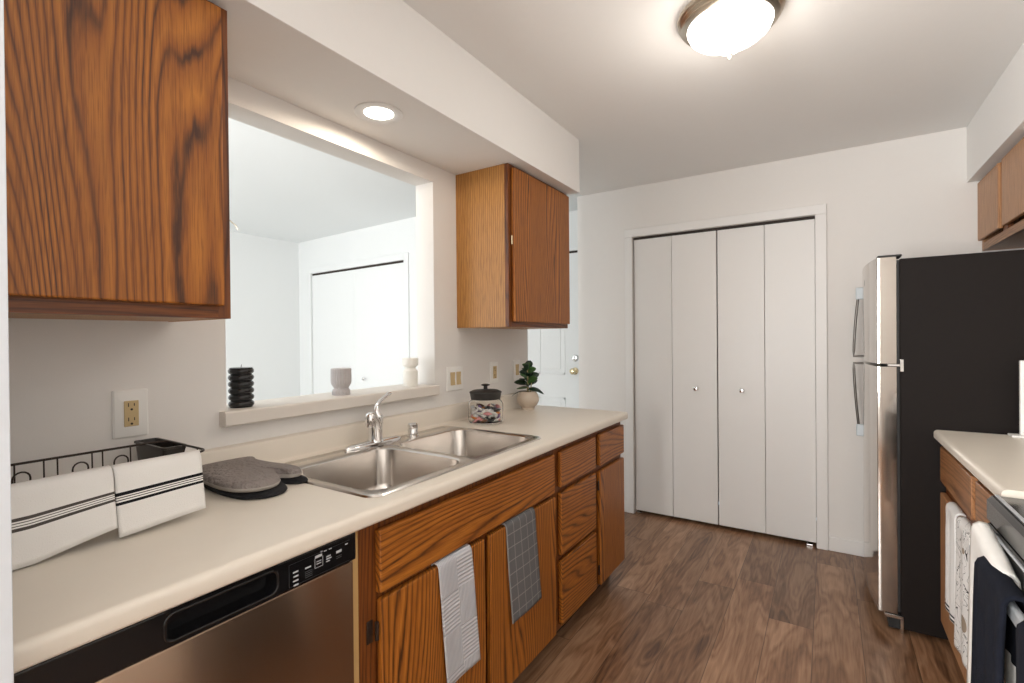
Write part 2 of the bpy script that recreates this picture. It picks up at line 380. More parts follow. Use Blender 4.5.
def structroot(name, loc=(0, 0, 0), rotz=0):
    o = bpy.data.objects.new(name, None); COL.objects.link(o); o.location = loc; o.rotation_euler = (0, 0, rotz); o['kind'] = 'structure'; return o

# ------------------------------------------------------------------ the room
H, SZ = 2.44, 2.139          # ceiling height, soffit height
XW, D = 2.585, 3.576         # right wall, back wall
b = BM(); box(b, -0.055, XW+0.1, -2.1, 4.1, -0.1, 0); struct('floor', b, floor_mat())
b = BM(); box(b, -3.7, -0.056, -2.1, 4.1, -0.1, 0); struct('floor', b, plain('pale_carpet', (0.56, 0.53, 0.49), 1.0, bump=0.5, bscale=600, var=0.06))
b = BM(); box(b, -0.055, XW+0.1, -2.1, 4.1, H, H+0.1); struct('ceiling', b, ceil_m)
b = BM(); box(b, -3.7, -0.056, -2.1, 4.1, H, H+0.1); struct('ceiling', b, plain('painted_dining_ceiling', (0.83, 0.85, 0.85), 0.85, var=0.005))
# left wall with the pass-through opening, and its return beside the counter
OY0, OY1, OZ0, OZ1 = 0.797, 1.755, 1.050, 2.060
b = BM()
box(b, -0.11, 0, 0.045, OY0, 0, H); box(b, -0.11, 0, OY1, 2.612, 0, H)
box(b, -0.11, 0, OY0, OY1, 0, OZ0); box(b, -0.11, 0, OY0, OY1, OZ1, H)
struct('wall_left', b, wall_m)
b = BM(); box(b, 0, 0.745, 0.045, 0.1675, 0, H, 0.001); struct('wall_near', b, plain('shade_tinted_casing', (0.66, 0.70, 0.75), 0.5, var=0.01))  # white return, its shade and cool daylight painted in as blue-grey
b = BM(); box(b, -0.103, 0.345, D, D+0.12, 0, H); box(b, 1.505, XW, D, D+0.12, 0, H)
box(b, 0.345, 1.505, D, D+0.12, 2.064, H); struct('wall_back', b, wall_m)
b = BM(); box(b, 0.2, 1.7, D+0.6, D+0.65, 0, H); box(b, 0.15, 0.2, D+0.12, D+0.65, 0, H); box(b, 1.7, 1.75, D+0.12, D+0.65, 0, H)
struct('wall_closet', b, under_dark)
b = BM(); box(b, XW, XW+0.1, -2.0, D+0.12, 0, H); struct('wall_right', b, wall_m)
b = BM(); box(b, -1.5, -0.103, 3.95, 4.05, 2.09, H); box(b, -0.103, 0.1, D+0.12, 4.05, 0, H); box(b, -0.275, -0.103, 3.95, 4.05, 0, 2.09)
box(b, -1.5, -1.2, 3.95, 4.05, 0, 2.09); struct('wall_entry', b, cool_m)
# soffits
b = BM(); box(b, 0, 0.386, 0.1715, 2.558, SZ, H, 0.002); struct('trim_1', b, ceil_m, label='dropped soffit above the left cabinets')
b = BM(); box(b, 2.205, XW, 0.0, D, SZ, H, 0.002); struct('trim_2', b, ceil_m, label='dropped soffit above the right cabinets')
# rear wall with two window openings, added out of view to carry the fill lights
b = BM()
def wall_y_with_windows(b, xs, y0, y1, z0, z1, wins):
    x = xs[0]
    for a, c, zb, zt in wins:
        box(b, x, a, y0, y1, z0, z1); box(b, a, c, y0, y1, z0, zb); box(b, a, c, y0, y1, zt, z1); x = c
    box(b, x, xs[1], y0, y1, z0, z1)
WINS = [(-3.2, -1.1, 0.55, 2.15), (-0.5, 1.2, 0.55, 2.15)]
wall_y_with_windows(b, (-3.6, XW), -2.1, -2.0, 0, H, WINS); struct('wall_rear', b, wall_m)
for i, (a, c, zb, zt) in enumerate(WINS):
    r0 = structroot('added_window_%d' % (i+1), (a, -2.05, zb))
    b = BM()
    for q in ((a, a+0.05, zb, zt), (c-0.05, c, zb, zt), (a+0.05, c-0.05, zb, zb+0.05), (a+0.05, c-0.05, zt-0.05, zt), ((a+c)/2-0.025, (a+c)/2+0.025, zb+0.05, zt-0.05)):
        box(b, q[0], q[1], -2.09, -2.03, q[2], q[3], 0.004)
    obj('added_window_frame', b, trim_m, r0)
b = BM(); box(b, -3.66, -3.556, -2.0, 3.6, 0, H); struct('wall_dining', b, cool_m)
# dining far wall with its closet (a wall a little out of square)
RA = math.atan2(-0.114, 1.753)
dr = structroot('wall_dining_far', (-3.556, 3.437, 0), RA)
b = BM(); box(b, -0.05, 0.257, 0, 0.1, 0, H); box(b, 1.806, 2.25, 0, 0.1, 0, H); box(b, 0.257, 1.806, 0, 0.1, 2.062, H); box(b, 0.25, 1.81, 0.05, 0.1, 0, 2.07)
box(b, 2.15, 2.25, 0.1, 0.75, 0, H)
obj('wall_panel', b, cool_m, dr, local=True)
dd = structroot('door_3', (-3.556, 3.437, 0), RA)
for u0, u1 in ((0.262, 1.0305), (1.0315, 1.801)):
    b = BM(); box(b, u0, u1, 0.006, 0.034, 0.02, 2.040, 0.002); obj('door_panel', b, cool_m, dd, local=True)
b = BM(); box(b, 0.257, 1.806, 0.012, 0.04, 2.042, 2.062); obj('door_track', b, slot_m, dd, local=True)
b = BM(); lathe(b, [(0.006, 0), (0.006, 0.02), (0.016, 0.028), (0.018, 0.036), (0.012, 0.044), (0, 0.046)], (0, 0, 0), 16, 'y')
bmesh.ops.rotate(b, verts=b.verts, cent=(0, 0, 0), matrix=Matrix.Rotation(PI, 3, 'Z')); bmesh.ops.translate(b, verts=b.verts, vec=(1.205, 0.006, 0.925))
obj('door_knob', b, chrome_m, dd, local=True, smooth=40)
b = BM()
box(b, 0.195, 0.257, -0.014, 0, 0, 2.125, 0.003); box(b, 1.806, 1.868, -0.014, 0, 0, 2.125, 0.003); box(b, 0.257, 1.806, -0.014, 0, 2.062, 2.125, 0.003)
obj('door_casing', b, cool_m, dd, local=True)

# kitchen closet: four flat folding panels
cl = structroot('door_1', (0.345, D, 0))
xs = [0.350, 0.627, 0.932, 1.222, 1.5045]
for i in range(4):
    b = BM(); g = 0.0035 if i == 1 else 0.0012; g0 = 0.0035 if i == 2 else 0.0012
    box(b, xs[i]+g0, xs[i+1]-g, D+0.012, D+0.045, 0.024, 2.044, 0.0025)
    p = obj('door_panel', b, door_m, cl)
    if i in (1, 2):
        b = BM(); X = 0.792 if i == 1 else 1.086
        lathe(b, [(0.0, -0.04), (0.012, -0.038), (0.017, -0.03), (0.014, -0.022), (0.006, -0.016), (0.006, 0)], (X, D+0.012, 0.955), 18, 'y')
        obj('door_knob', b, chrome_m, p, smooth=40)
b = BM(); box(b, 0.345, 1.505, D+0.02, D+0.05, 2.047, 2.064); obj('door_track', b, slot_m, cl)
for X in (0.36, 1.45):
    b = BM(); box(b, X, X+0.035, D+0.002, D+0.03, 0.0, 0.012, 0.002); obj('floor_bracket', b, chrome_m, cl)
b = BM(); box(b, 0.287, 0.345, D-0.016, D, 0, 2.064, 0.004); box(b, 1.505, 1.566, D-0.016, D, 0, 2.064, 0.004)
box(b, 0.287, 1.566, D-0.016, D, 2.064, 2.124, 0.004); struct('trim_3', b, trim_m, label='white casing around the folding closet doors')
b = BM(); box(b, 1.566, XW, D-0.012, D, 0, 0.088, 0.005); box(b, -0.103, 0.287, D-0.012, D, 0, 0.088, 0.005); struct('baseboard_back', b, trim_m)
# entry door
ed = structroot('door_2', (-1.19, 3.95, 0))
b = BM(); box(b, -1.19, -0.28, 3.955, 3.995, 0.01, 2.07, 0.002); sl = obj('door_slab', b, cool_m, ed)
for (a, c) in ((-1.07, -0.80), (-0.68, -0.41)):
    for (z0, z1) in ((0.20, 0.78), (0.99, 1.62), (1.72, 1.95)):
        b = BM()
        for q in ((a, c, z0, z0+0.018), (a, c, z1-0.018, z1), (a, a+0.018, z0, z1), (c-0.018, c, z0, z1)):
            box(b, q[0], q[1], 3.949, 3.957, q[2], q[3], 0.003)
        box(b, a+0.045, c-0.045, 3.950, 3.957, z0+0.045, z1-0.045, 0.004)
        obj('door_moulding', b, cool_m, sl)
b = BM(); lathe(b, [(0.032, 0), (0.032, -0.006), (0.024, -0.012), (0.010, -0.014), (0.010, -0.035), (0.026, -0.048), (0.027, -0.062), (0.016, -0.070), (0, -0.071)], (-0.313, 3.955, 1.024), 24, 'y')
obj('door_knob', b, brass_m, ed, smooth=40)
b = BM(); lathe(b, [(0.033, 0), (0.032, -0.008), (0.024, -0.016), (0.020, -0.017), (0, -0.018)], (-0.313, 3.955, 1.139), 24, 'y')
box(b, -0.317, -0.309, 3.92, 3.94, 1.125, 1.153, 0.002); obj('deadbolt', b, chrome_m, ed, smooth=40)
b = BM(); box(b, -0.275, -0.215, 3.938, 3.95, 0, 2.155, 0.003); box(b, -1.255, -1.195, 3.938, 3.95, 0, 2.155, 0.003); box(b, -1.195, -0.275, 3.938, 3.95, 2.09, 2.155, 0.003)
struct('trim_4', b, cool_m, label='white casing around the entry door')
b = BM(); box(b, -1.19, -0.28, 3.958, 3.99, 2.071, 2.089); o = obj('door_gap', b, slot_m, ed)

# pass-through sill
b = BM()
prism(b, [(0.034, OZ0+0.006), (0.038, OZ0+0.010), (0.038, 1.097), (0.034, 1.101), (-0.17, 1.101), (-0.17, OZ0+0.012), (-0.12, OZ0)], 0.775, 1.745)
struct('trim_5', b, sill_m, label='cream laminate sill of the pass-through')

# ------------------------------------------------------------------ worktops
def counter_profile(xb, xf, z0, z1, s=1):
    pts = [(xb, z0), (xb, z1)]
    r = 0.014
    for k in range(7):
        a = PI/2 - PI/2*k/6; pts.append((xf - s*r + s*r*math.cos(a), z1 - r + r*math.sin(a)))
    for k in range(4):
        a = -PI/2*k/3; pts.append((xf - s*0.008 + s*0.008*math.cos(a), z0 + 0.008 + 0.008*math.sin(a)))
    return pts
ct = thing('countertop', 'long cream laminate countertop with the double sink in it', 'countertop', (0, 0.172, 0.876))
CX = 0.657; CE = 2.566
b = BM()
prism(b, counter_profile(0, CX, 0.876, 0.914), 0.172, 0.862)
prism(b, counter_profile(0.580, CX, 0.876, 0.914), 0.862, 1.715)
box(b, 0, 0.165, 0.862, 1.715, 0.876, 0.914)
prism(b, counter_profile(0, CX, 0.876, 0.914), 1.715, CE)
obj('worktop', b, lam_m, ct, smooth=30)
b = BM()
prism(b, [(0, 0.914), (0.046, 0.914), (0.036, 0.922), (0.034, 0.930), (0.034, 0.984), (0.031, 0.990), (0.024, 0.993), (0, 0.993)], 0.172, CE-0.004)
obj('backsplash', b, lam_m, ct, smooth=30)
rc = thing('countertop', 'short cream laminate countertop between the refrigerator and the range', 'countertop', (1.943, 1.752, 0.876))
RY0, RY1 = 1.756, 2.716
b = BM(); prism(b, counter_profile(XW, 1.943, 0.876, 0.914, -1), RY0, RY1); obj('worktop', b, lam_m, rc, smooth=30)
b = BM(); box(b, XW-0.03, XW, RY0, RY1, 0.914, 0.993, 0.005); obj('backsplash', b, lam_m, rc)

# ------------------------------------------------------------------ base cabinets on the left
FX, DX0, DX1 = 0.616, 0.617, 0.637
def door(parent, name, y0, y1, z0, z1, mt, x0=DX0, x1=DX1):
    b = BM(); box(b, x0, x1, y0, y1, z0, z1, 0.004, 2); return obj(name, b, mt, parent)
def hinge(parent, y, z, x=DX1-0.012):
    b = BM()
    tube(b, [(x+0.004, y, z-0.022), (x+0.004, y, z+0.022)], 0.005, 8)
    box(b, FX, FX+0.004, y-0.022, y-0.004, z-0.028, z+0.028, 0.002)
    obj('hinge', b, wire_m, parent, smooth=40)
def base_cab(label, y0, y1, frames, loc, sides=(True, True)):
    t = thing('base_cabinet', label, 'cabinet', loc)
    b = BM()
    box(b, 0.02, FX-0.02, y0, y0+0.016, 0.10, 0.874); box(b, 0.02, FX-0.02, y1-0.016, y1, 0.10, 0.874)
    box(b, 0.02, 0.03, y0+0.016, y1-0.016, 0.10, 0.874); box(b, 0.03, FX-0.02, y0+0.016, y1-0.016, 0.10, 0.115)
    obj('carcass', b, oak_frame, t)
    b = BM()
    for q in frames: box(b, FX-0.02, FX, q[0], q[1], q[2], q[3])
    obj('face_frame', b, oak_frame, t)
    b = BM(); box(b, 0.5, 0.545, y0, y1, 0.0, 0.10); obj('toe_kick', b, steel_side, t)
    return t
Y0 = 0.784
c1 = base_cab('oak sink base cabinet with two doors, under the double sink', Y0, 1.775,
  [(Y0, 0.85, 0.10, 0.874), (1.735, 1.775, 0.10, 0.874), (0.85, 1.735, 0.835, 0.874), (0.85, 1.735, 0.655, 0.695), (0.85, 1.735, 0.10, 0.14), (1.26, 1.30, 0.14, 0.655)], (0.608, Y0, 0))
door(c1, 'false_drawer_front', 0.834, 1.755, 0.690, 0.846, oak_h)
d = door(c1, 'door', 0.837, 1.273, 0.115, 0.673, oak_v); hinge(d, 0.828, 0.60); hinge(d, 0.828, 0.19)
d = door(c1, 'door', 1.302, 1.760, 0.115, 0.673, oak_v); hinge(d, 1.767, 0.60); hinge(d, 1.767, 0.19)
b = BM(); box(b, FX-0.02, FX-0.0003, Y0-0.020, Y0-0.0003, 0.10, 0.874); obj('filler_strip', b, oak_raw, c1, label='pale raw wood edge strip')
c2 = base_cab('oak cabinet with a stack of three drawers right of the sink', 1.776, 2.190,
  [(1.776, 1.815, 0.10, 0.874), (2.155, 2.190, 0.10, 0.874), (1.815, 2.155, 0.835, 0.874), (1.815, 2.155, 0.665, 0.705), (1.815, 2.155, 0.38, 0.42), (1.815, 2.155, 0.10, 0.14)], (0.608, 1.776, 0))
for z0, z1 in ((0.697, 0.846), (0.414, 0.673), (0.122, 0.390)):
    door(c2, 'drawer_front', 1.812, 2.173, z0, z1, oak_h)
c3 = base_cab('narrow oak end cabinet with one drawer over one door', 2.191, 2.558,
  [(2.191, 2.235, 0.10, 0.874), (2.525, 2.558, 0.10, 0.874), (2.235, 2.525, 0.835, 0.874), (2.235, 2.525, 0.665, 0.705), (2.235, 2.525, 0.10, 0.14)], (0.608, 2.191, 0))
door(c3, 'drawer_front', 2.224, 2.556, 0.695, 0.846, oak_h)
d = door(c3, 'door', 2.224, 2.556, 0.115, 0.668, oak_v); hinge(d, 2.218, 0.60); hinge(d, 2.218, 0.19)

# ------------------------------------------------------------------ upper cabinets
def upper(label, x0, xf, y0, y1, z0, z1, doors, dm, fm, sm, s=1, fr=0.03):
    t = thing('wall_cabinet', label, 'cabinet', (x0, y0, z0))
    a, c = (x0, xf - s*0.019); lo, hi = min(a, c), max(a, c)
    b = BM(); box(b, lo, hi, y0, y0+0.012, z0, z1); box(b, lo, hi, y1-0.012, y1, z0, z1)
    box(b, lo, hi, y0+0.012, y1-0.012, z0+0.001, z0+0.013); box(b, lo, hi, y0+0.012, y1-0.012, z1-0.012, z1)
    bx = (lo, lo+0.006) if s > 0 else (hi-0.006, hi)
    box(b, bx[0], bx[1], y0+0.012, y1-0.012, z0+0.013, z1-0.012)
    obj('carcass', b, sm, t)
    f0, f1 = min(xf-s*0.019, xf), max(xf-s*0.019, xf)
    fv, fh = fm
    for a_, c_ in ((y0, y0+fr), (y1-fr, y1)):
        b = BM(); box(b, f0, f1, a_, c_, z0, z1, 0.001); obj('frame_stile', b, fv, t)
    for a_, c_ in ((z0, z0+0.04), (z1-0.04, z1)):
        b = BM(); box(b, f0, f1, y0+fr, y1-fr, a_, c_); obj('frame_rail', b, fh, t)
    for i in range(len(doors)-1):
        my = (doors[i][1]+doors[i+1][0])/2; b = BM(); box(b, f0, f1, my-0.032, my+0.032, z0+0.04, z1-0.04); obj('frame_stile', b, oak_frame, t)  # darker oak here paints in the shade between the doors
    for dy0, dy1, dz0, dz1 in doors:
        a, c = xf+s*0.001, xf+s*0.020
        b = BM(); box(b, min(a, c), max(a, c), dy0, dy1, dz0, dz1, 0.004); obj('door', b, dm, t)
    return t
upper('large dark oak wall cabinet at top left beside the pass-through', 0.0, 0.311, 0.173, 0.652, 1.372, SZ-0.001, [(0.185, 0.629, 1.402, 2.125)], oak_big, (oak_frame, oak_frame_h), oak_side)
uc = upper('oak wall cabinet with one door between the pass-through and the entry', 0.0, 0.311, 1.925, 2.545, 1.372, SZ-0.001, [(1.950, 2.535, 1.396, 2.122)], oak_v, (oak_frame, oak_frame_h), oak_side, fr=0.035)
b = BM(); tube(b, [(0.318, 1.946, 1.76), (0.318, 1.946, 1.80)], 0.004, 8); obj('hinge', b, brass_m, uc)
upper('oak two-door cabinet above the refrigerator', XW, 2.265, 2.735, D-0.003, 1.762, SZ-0.001,
      [(2.76, 3.135, 1.816, 2.125), (3.195, D-0.012, 1.816, 2.125)], oak_r, (oak_r, oak_rh), oak_r, s=-1)

# ------------------------------------------------------------------ sink
sk = thing('kitchen_sink', 'stainless steel double bowl sink set in the left counter', 'sink', (0.33, 1.29, 0.914))
zt = 0.9190
def bowl(hx0, hx1, hy0, hy1, ox0, ox1, oy0, oy1, orad, depth, name):
    def L(r, z): return [(x, y, z) for x, y in r]
    loops = [L(rrect(ox0, ox1, oy0, oy1, orad), 0.9145), L(rrect(ox0+0.001, ox1-0.002, oy0+(0.002 if orad[0] > .01 else 0), oy1-(0.002 if orad[2] > .01 else 0), orad), 0.9172),
             L(rrect(ox0+0.004, ox1-0.004, oy0+(0.004 if orad[0] > .01 else 0.0), oy1-(0.004 if orad[2] > .01 else 0.0), [max(.001, q-0.003) if q > .01 else q for q in orad]), zt),
             L(rrect(hx0-0.006, hx1+0.006, hy0-0.006, hy1+0.006, 0.066), zt),
             L(rrect(hx0-0.001, hx1+0.001, hy0-0.001, hy1+0.001, 0.061), zt-0.003),
             L(rrect(hx0, hx1, hy0, hy1, 0.060), zt-0.010),
             L(rrect(hx0+0.012, hx1-0.012, hy0+0.012, hy1-0.012, 0.062), zt-depth+0.040),
             L(rrect(hx0+0.016, hx1-0.016, hy0+0.016, hy1-0.016, 0.061), zt-depth+0.022),
             L(rrect(hx0+0.023, hx1-0.023, hy0+0.023, hy1-0.023, 0.060), zt-depth+0.010),
             L(rrect(hx0+0.033, hx1-0.033, hy0+0.033, hy1-0.033, 0.055), zt-depth+0.003),
             L(rrect(hx0+0.045, hx1-0.045, hy0+0.045, hy1-0.045, 0.05), zt-depth),
             ]
    cx, cy = (hx0+hx1)/2-0.02, (hy0+hy1)/2
    n = len(loops[0]); circ = []
    for (x, y, z) in loops[-1]:
        a = math.atan2(y-cy, x-cx); circ.append((cx+0.045*math.cos(a), cy+0.045*math.sin(a), zt-depth-0.002))
    loops.append(circ); b = BM(); loft(b, loops)
    p = obj('bowl', b, sink_m, sk, smooth=33)
    b = BM(); lathe(b, [(0.0, 0.002), (0.012, 0.003), (0.02, -0.002), (0.034, -0.004), (0.040, 0.002), (0.047, 0.001), (0.046, -0.004)], (cx, cy, zt-depth), 24)
    obj('drain', b, chrome_m, p, smooth=40)
MIDY = 1.290
bowl(0.185, 0.566, 0.878, 1.268, 0.078, 0.602, 0.843, MIDY, [0.04, 0.04, 0.001, 0.001], 0.16, 'left')
bowl(0.185, 0.566, 1.312, 1.697, 0.078, 0.602, MIDY, 1.737, [0.001, 0.001, 0.04, 0.04], 0.16, 'right')

# faucet
ft = thing('kitchen_faucet', 'chrome single-lever faucet on the back edge of the sink', 'faucet', (0.115, 1.303, zt))
def ell(ax, ay, cx, cy, z, n=32, p=1.0):
    return [(cx+ax*math.cos(2*PI*k/n), cy+ay*math.copysign(abs(math.sin(2*PI*k/n))**p, math.sin(2*PI*k/n)), z) for k in range(n)]
b = BM(); cx, cy = 0.118, 1.278
loft(b, [ell(0.026, 0.135, cx, cy, zt, p=.8), ell(0.026, 0.136, cx, cy, zt+0.008, p=.8), ell(0.020, 0.125, cx, cy, zt+0.014, p=.8), ell(0.010, 0.06, cx, cy, zt+0.019, p=.8)], True, True)
obj('base_plate', b, chrome_m, ft, smooth=50)
b = BM(); lathe(b, [(0.032, 0.012), (0.030, 0.020), (0.027, 0.026), (0.0265, 0.080), (0.028, 0.092), (0.024, 0.106), (0.0, 0.110)], (cx, cy+0.006, zt), 28)
obj('body', b, chrome_m, ft, smooth=40)
b = BM()
tube(b, [(0.140, 1.278, zt+0.022), (0.146, 1.270, zt+0.060), (0.154, 1.255, zt+0.092), (0.166, 1.232, zt+0.112), (0.176, 1.212, zt+0.119)], [0.014, 0.0155, 0.016, 0.016, 0.014], 16)
obj('spout', b, chrome_m, ft, smooth=40)
b = BM(); lathe(b, [(0.016, -0.034), (0.018, -0.030), (0.0195, -0.004), (0.018, 0.010), (0.011, 0.017), (0, 0.019)], (0.178, 1.208, zt+0.118), 24)
obj('spout_head', b, chrome_m, ft, smooth=40)
b = BM()
tube(b, [(0.120, 1.302, zt+0.076), (0.118, 1.302, zt+0.102), (0.113, 1.294, zt+0.124), (0.107, 1.300, zt+0.142), (0.100, 1.322, zt+0.158), (0.096, 1.350, zt+0.170), (0.094, 1.374, zt+0.180), (0.092, 1.388, zt+0.183)],
     [0.014, 0.017, 0.012, 0.009, 0.007, 0.0065, 0.009, 0.006], 14)
obj('lever_handle', b, chrome_m, ft, smooth=50)
b = BM(); lathe(b, [(0.024, 0), (0.024, 0.004), (0.0205, 0.006), (0.0205, 0.030), (0.019, 0.032), (0.0205, 0.034), (0.0205, 0.049), (0.017, 0.053), (0, 0.0535)], (0.126, 1.476, zt), 24)
o = obj('air_gap_cap', b, chrome_m, None, origin=(0.126, 1.476, zt), smooth=40); tag(o, 'small chrome cylindrical cap on the sink deck right of the faucet', 'dishwasher air gap')

# ------------------------------------------------------------------ dishwasher
dw = thing('dishwasher', 'stainless dishwasher with black control panel under the left counter', 'dishwasher', (0.61, 0.174, 0))
A, B = 0.174, 0.762
b = BM(); box(b, 0.03, 0.60, A, B, 0.10, 0.868); obj('tub', b, rubber_m, dw)
b = BM(); box(b, 0.601, 0.628, A, B, 0.115, 0.802, 0.006, 3); obj('door', b, dw_m, dw, smooth=30)
# control panel with a recessed pocket
b = BM()
PY0, PY1, PZ0, PZ1 = 0.372, 0.566, 0.815, 0.856
box(b, 0.601, 0.636, A, PY0, 0.805, 0.868, 0.003); box(b, 0.601, 0.636, PY1, B, 0.805, 0.868, 0.003)
box(b, 0.601, 0.636, PY0-0.003, PY1+0.003, 0.805, PZ0); box(b, 0.601, 0.636, PY0-0.003, PY1+0.003, PZ1, 0.868)
box(b, 0.601, 0.608, PY0-0.003, PY1+0.003, PZ0, PZ1)
cp = obj('control_panel', b, black_m, dw)
b = BM(); L0 = [(0.6355, y, z) for y, z in rrect(PY0, PY1, PZ0, PZ1, 0.012)]; L1 = [(0.637, y, z) for y, z in rrect(PY0-0.003, PY1+0.003, PZ0-0.003, PZ1+0.003, 0.015)]
L2 = [(0.6355, y, z) for y, z in rrect(PY0-0.006, PY1+0.006, PZ0-0.006, PZ1+0.006, 0.018)]
L3 = [(0.609, y, z) for y, z in rrect(PY0+0.006, PY1-0.006, PZ0+0.004, PZ1-0.004, 0.012)]
loft(b, [L2, L1, L0, L3]); obj('handle_pocket', b, black_m, cp, smooth=40)
mark_m = plain('printed_white', (0.55, 0.57, 0.6), 0.5, var=0); dim_m = plain('printed_grey', (0.05, 0.055, 0.06), 0.5, var=0)
def marks(name, rects, mt, parent, x=0.6362, t=0.0006):
    b = BM()
    for y0, y1, z0, z1 in rects: box(b, x, x+t, y0-0.009, y1-0.009, z0-0.002, z1-0.002)
    obj(name, b, mt, parent)
R = []
for k in range(4): R += [(0.610+0.001*(k % 2), 0.622, 0.838-0.009*k, 0.841-0.009*k)]
R += [(0.638, 0.652, 0.836, 0.839)]
R += [(0.662, 0.679, 0.849, 0.8545), (0.676, 0.680, 0.857, 0.860), (0.690, 0.701, 0.841, 0.844), (0.690, 0.703, 0.836, 0.8385), (0.690, 0.699, 0.831, 0.833), (0.716, 0.730, 0.840, 0.8455), (0.684, 0.691, 0.856, 0.858), (0.697, 0.704, 0.856, 0.858), (0.740, 0.747, 0.851, 0.853)]
R += [(0.6655, 0.677, 0.840, 0.842), (0.6655, 0.677, 0.835, 0.837)]
R += [(0.661, 0.6618, 0.828, 0.849), (0.6805, 0.6813, 0.828, 0.849), (0.661, 0.6813, 0.828, 0.8288)]
marks('panel_lettering', R, mark_m, cp)
marks('panel_outline', [(0.601, 0.6016, 0.812, 0.858), (0.601, 0.752, 0.812, 0.8124), (0.601, 0.752, 0.858, 0.8585)] + [(0.638, 0.655, 0.829-0.004*k, 0.8305-0.004*k) for k in range(4)] + [(0.716, 0.730, 0.832-0.004*k, 0.8335-0.004*k) for k in range(2)], dim_m, cp)
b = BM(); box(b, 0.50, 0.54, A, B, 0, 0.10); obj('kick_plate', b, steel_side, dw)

# ------------------------------------------------------------------ refrigerator
FY0, FY1 = 2.732, 3.488
fr = thing('refrigerator', 'tall refrigerator with stainless doors and black sides', 'refrigerator', (1.82, FY0, 0))
b = BM(); box(b, 1.832, 2.53, FY0, FY1, 0.02, 1.652, 0.006); obj('cabinet_body', b, fridge_black, fr)
b = BM(); box(b, 1.822, 1.832, FY0+0.008, FY1-0.008, 0.09, 1.648); obj('door_gasket', b, rubber_m, fr)
def fdoor(z0, z1, name):
    # front edge bowed in plan: rounded near corner then a shallow arc
    pts = [(1.8215, FY0+0.002), (1.8215, FY1-0.002)]
    n = 14; arc = []
    for k in range(n+1):
        t = k/n; y = FY1-0.004 - (FY1-FY0-0.008)*t
        arc.append((1.752 - 0.030*(1-(2*t-1)**2), y))
    pts = [(1.8215, FY0+0.002), (1.8215, FY1-0.002), (1.768, FY1-0.002), (1.757, FY1-0.003)] + arc + [(1.757, FY0+0.0025), (1.768, FY0+0.002)]
    b = BM(); prism(b, pts, z0, z1, 'xy'); return obj(name, b, fr_m, fr, smooth=30)
dA = fdoor(1.190, 1.662, 'freezer_door'); dB = fdoor(0.082, 1.176, 'fridge_door')
for dd_, z in ((dA, 1.662),):
    b = BM(); box(b, 1.755, 1.842, FY0+0.004, FY0+0.10, z, z+0.010, 0.003); obj('hinge_cover', b, rubber_m, dd_)
def bow(zm, zt_, name, parent):
    # slender bowed pull: silver foot far from the gap, bar reaching back to the gap
    Y = 3.40; b = BM(); n = 12; pts = []
    for k in range(n+1):
        t = k/n; pts.append((1.692 + 0.026*t**1.6, Y, zm + (zt_-zm)*t))
    pts = [(1.742, Y, zm)] + pts
    tube(b, pts, 0.007, 10); h = obj(name, b, dark_steel, parent, smooth=40)
    s = 1 if zt_ > zm else -1; b = BM()
    z0_, z1_ = sorted((zt_-s*0.055, zt_+s*0.012)); box(b, 1.702, 1.742, Y-0.014, Y+0.014, z0_, z1_, 0.006, 3)
    obj('handle_foot', b, foot_m, h, label='pale grey end cap')
bow(1.200, 1.575, 'handle', dA); bow(1.160, 0.760, 'handle', dB)
b = BM(); box(b, 1.79, 1.845, FY0-0.004, FY0+0.03, 1.1775, 1.1885, 0.002); box(b, 1.832, 1.846, FY0-0.006, FY0+0.006, 1.155, 1.21, 0.002); obj('middle_hinge', b, chrome_m, fr)
b = BM(); box(b, 1.775, 1.842, FY0-0.002, FY0+0.03, 0.062, 0.078, 0.003); box(b, 1.830, 1.843, FY0-0.003, FY0+0.022, 0.0, 0.070, 0.003); obj('bottom_hinge', b, chrome_m, fr)
b = BM(); box(b, 1.79, 1.831, FY0+0.012, FY1-0.012, 0.012, 0.080, 0.003); obj('base_grille', b, rubber_m, fr)
b = BM(); box(b, 1.7235, 1.7285, 3.02, 3.036, 1.562, 1.592, 0.001); obj('badge', b, slot_m, dA)

# ------------------------------------------------------------------ right base cabinet
rb = thing('base_cabinet', 'oak base cabinet with draped towels between the refrigerator and the range', 'cabinet', (1.98, RY0, 0))
RFX = 1.982
b = BM(); box(b, RFX+0.02, 2.56, RY0+0.004, RY0+0.02, 0.10, 0.874); box(b, RFX+0.02, 2.56, RY1-0.018, RY1-0.002, 0.10, 0.874)
box(b, RFX+0.02, 2.56, RY0+0.02, RY1-0.018, 0.10, 0.115); box(b, 2.55, 2.56, RY0+0.02, RY1-0.018, 0.115, 0.874); obj('carcass', b, oak_rh, rb)
b = BM()
for q in ((RY0+0.004, 1.80, .10, .874), (2.10, 2.19, .10, .874), (2.68, RY1-0.002, .10, .874)): box(b, RFX, RFX+0.02, *q)
for a, c in ((1.80, 2.10), (2.19, 2.68)):
    for z0, z1 in ((0.84, 0.874), (0.640, 0.71), (0.10, 0.14)): box(b, RFX, RFX+0.02, a, c, z0, z1)
obj('face_frame', b, oak_frame, rb)
def rdoor(name, y0, y1, z0, z1, mt):
    b = BM(); box(b, 1.961, RFX-0.001, y0, y1, z0, z1, 0.004); return obj(name, b, mt, rb)
rdoor('drawer_front', 2.178, 2.700, 0.703, 0.848, oak_rh); rdoor('drawer_front', 1.790, 2.120, 0.703, 0.848, oak_rh)
rdoor('door', 2.178, 2.700, 0.112, 0.656, oak_r); rdoor('door', 1.790, 2.120, 0.112, 0.656, oak_r)
b = BM(); box(b, 2.04, 2.09, RY0+0.004, RY1-0.002, 0, 0.10); obj('toe_kick', b, steel_side, rb)

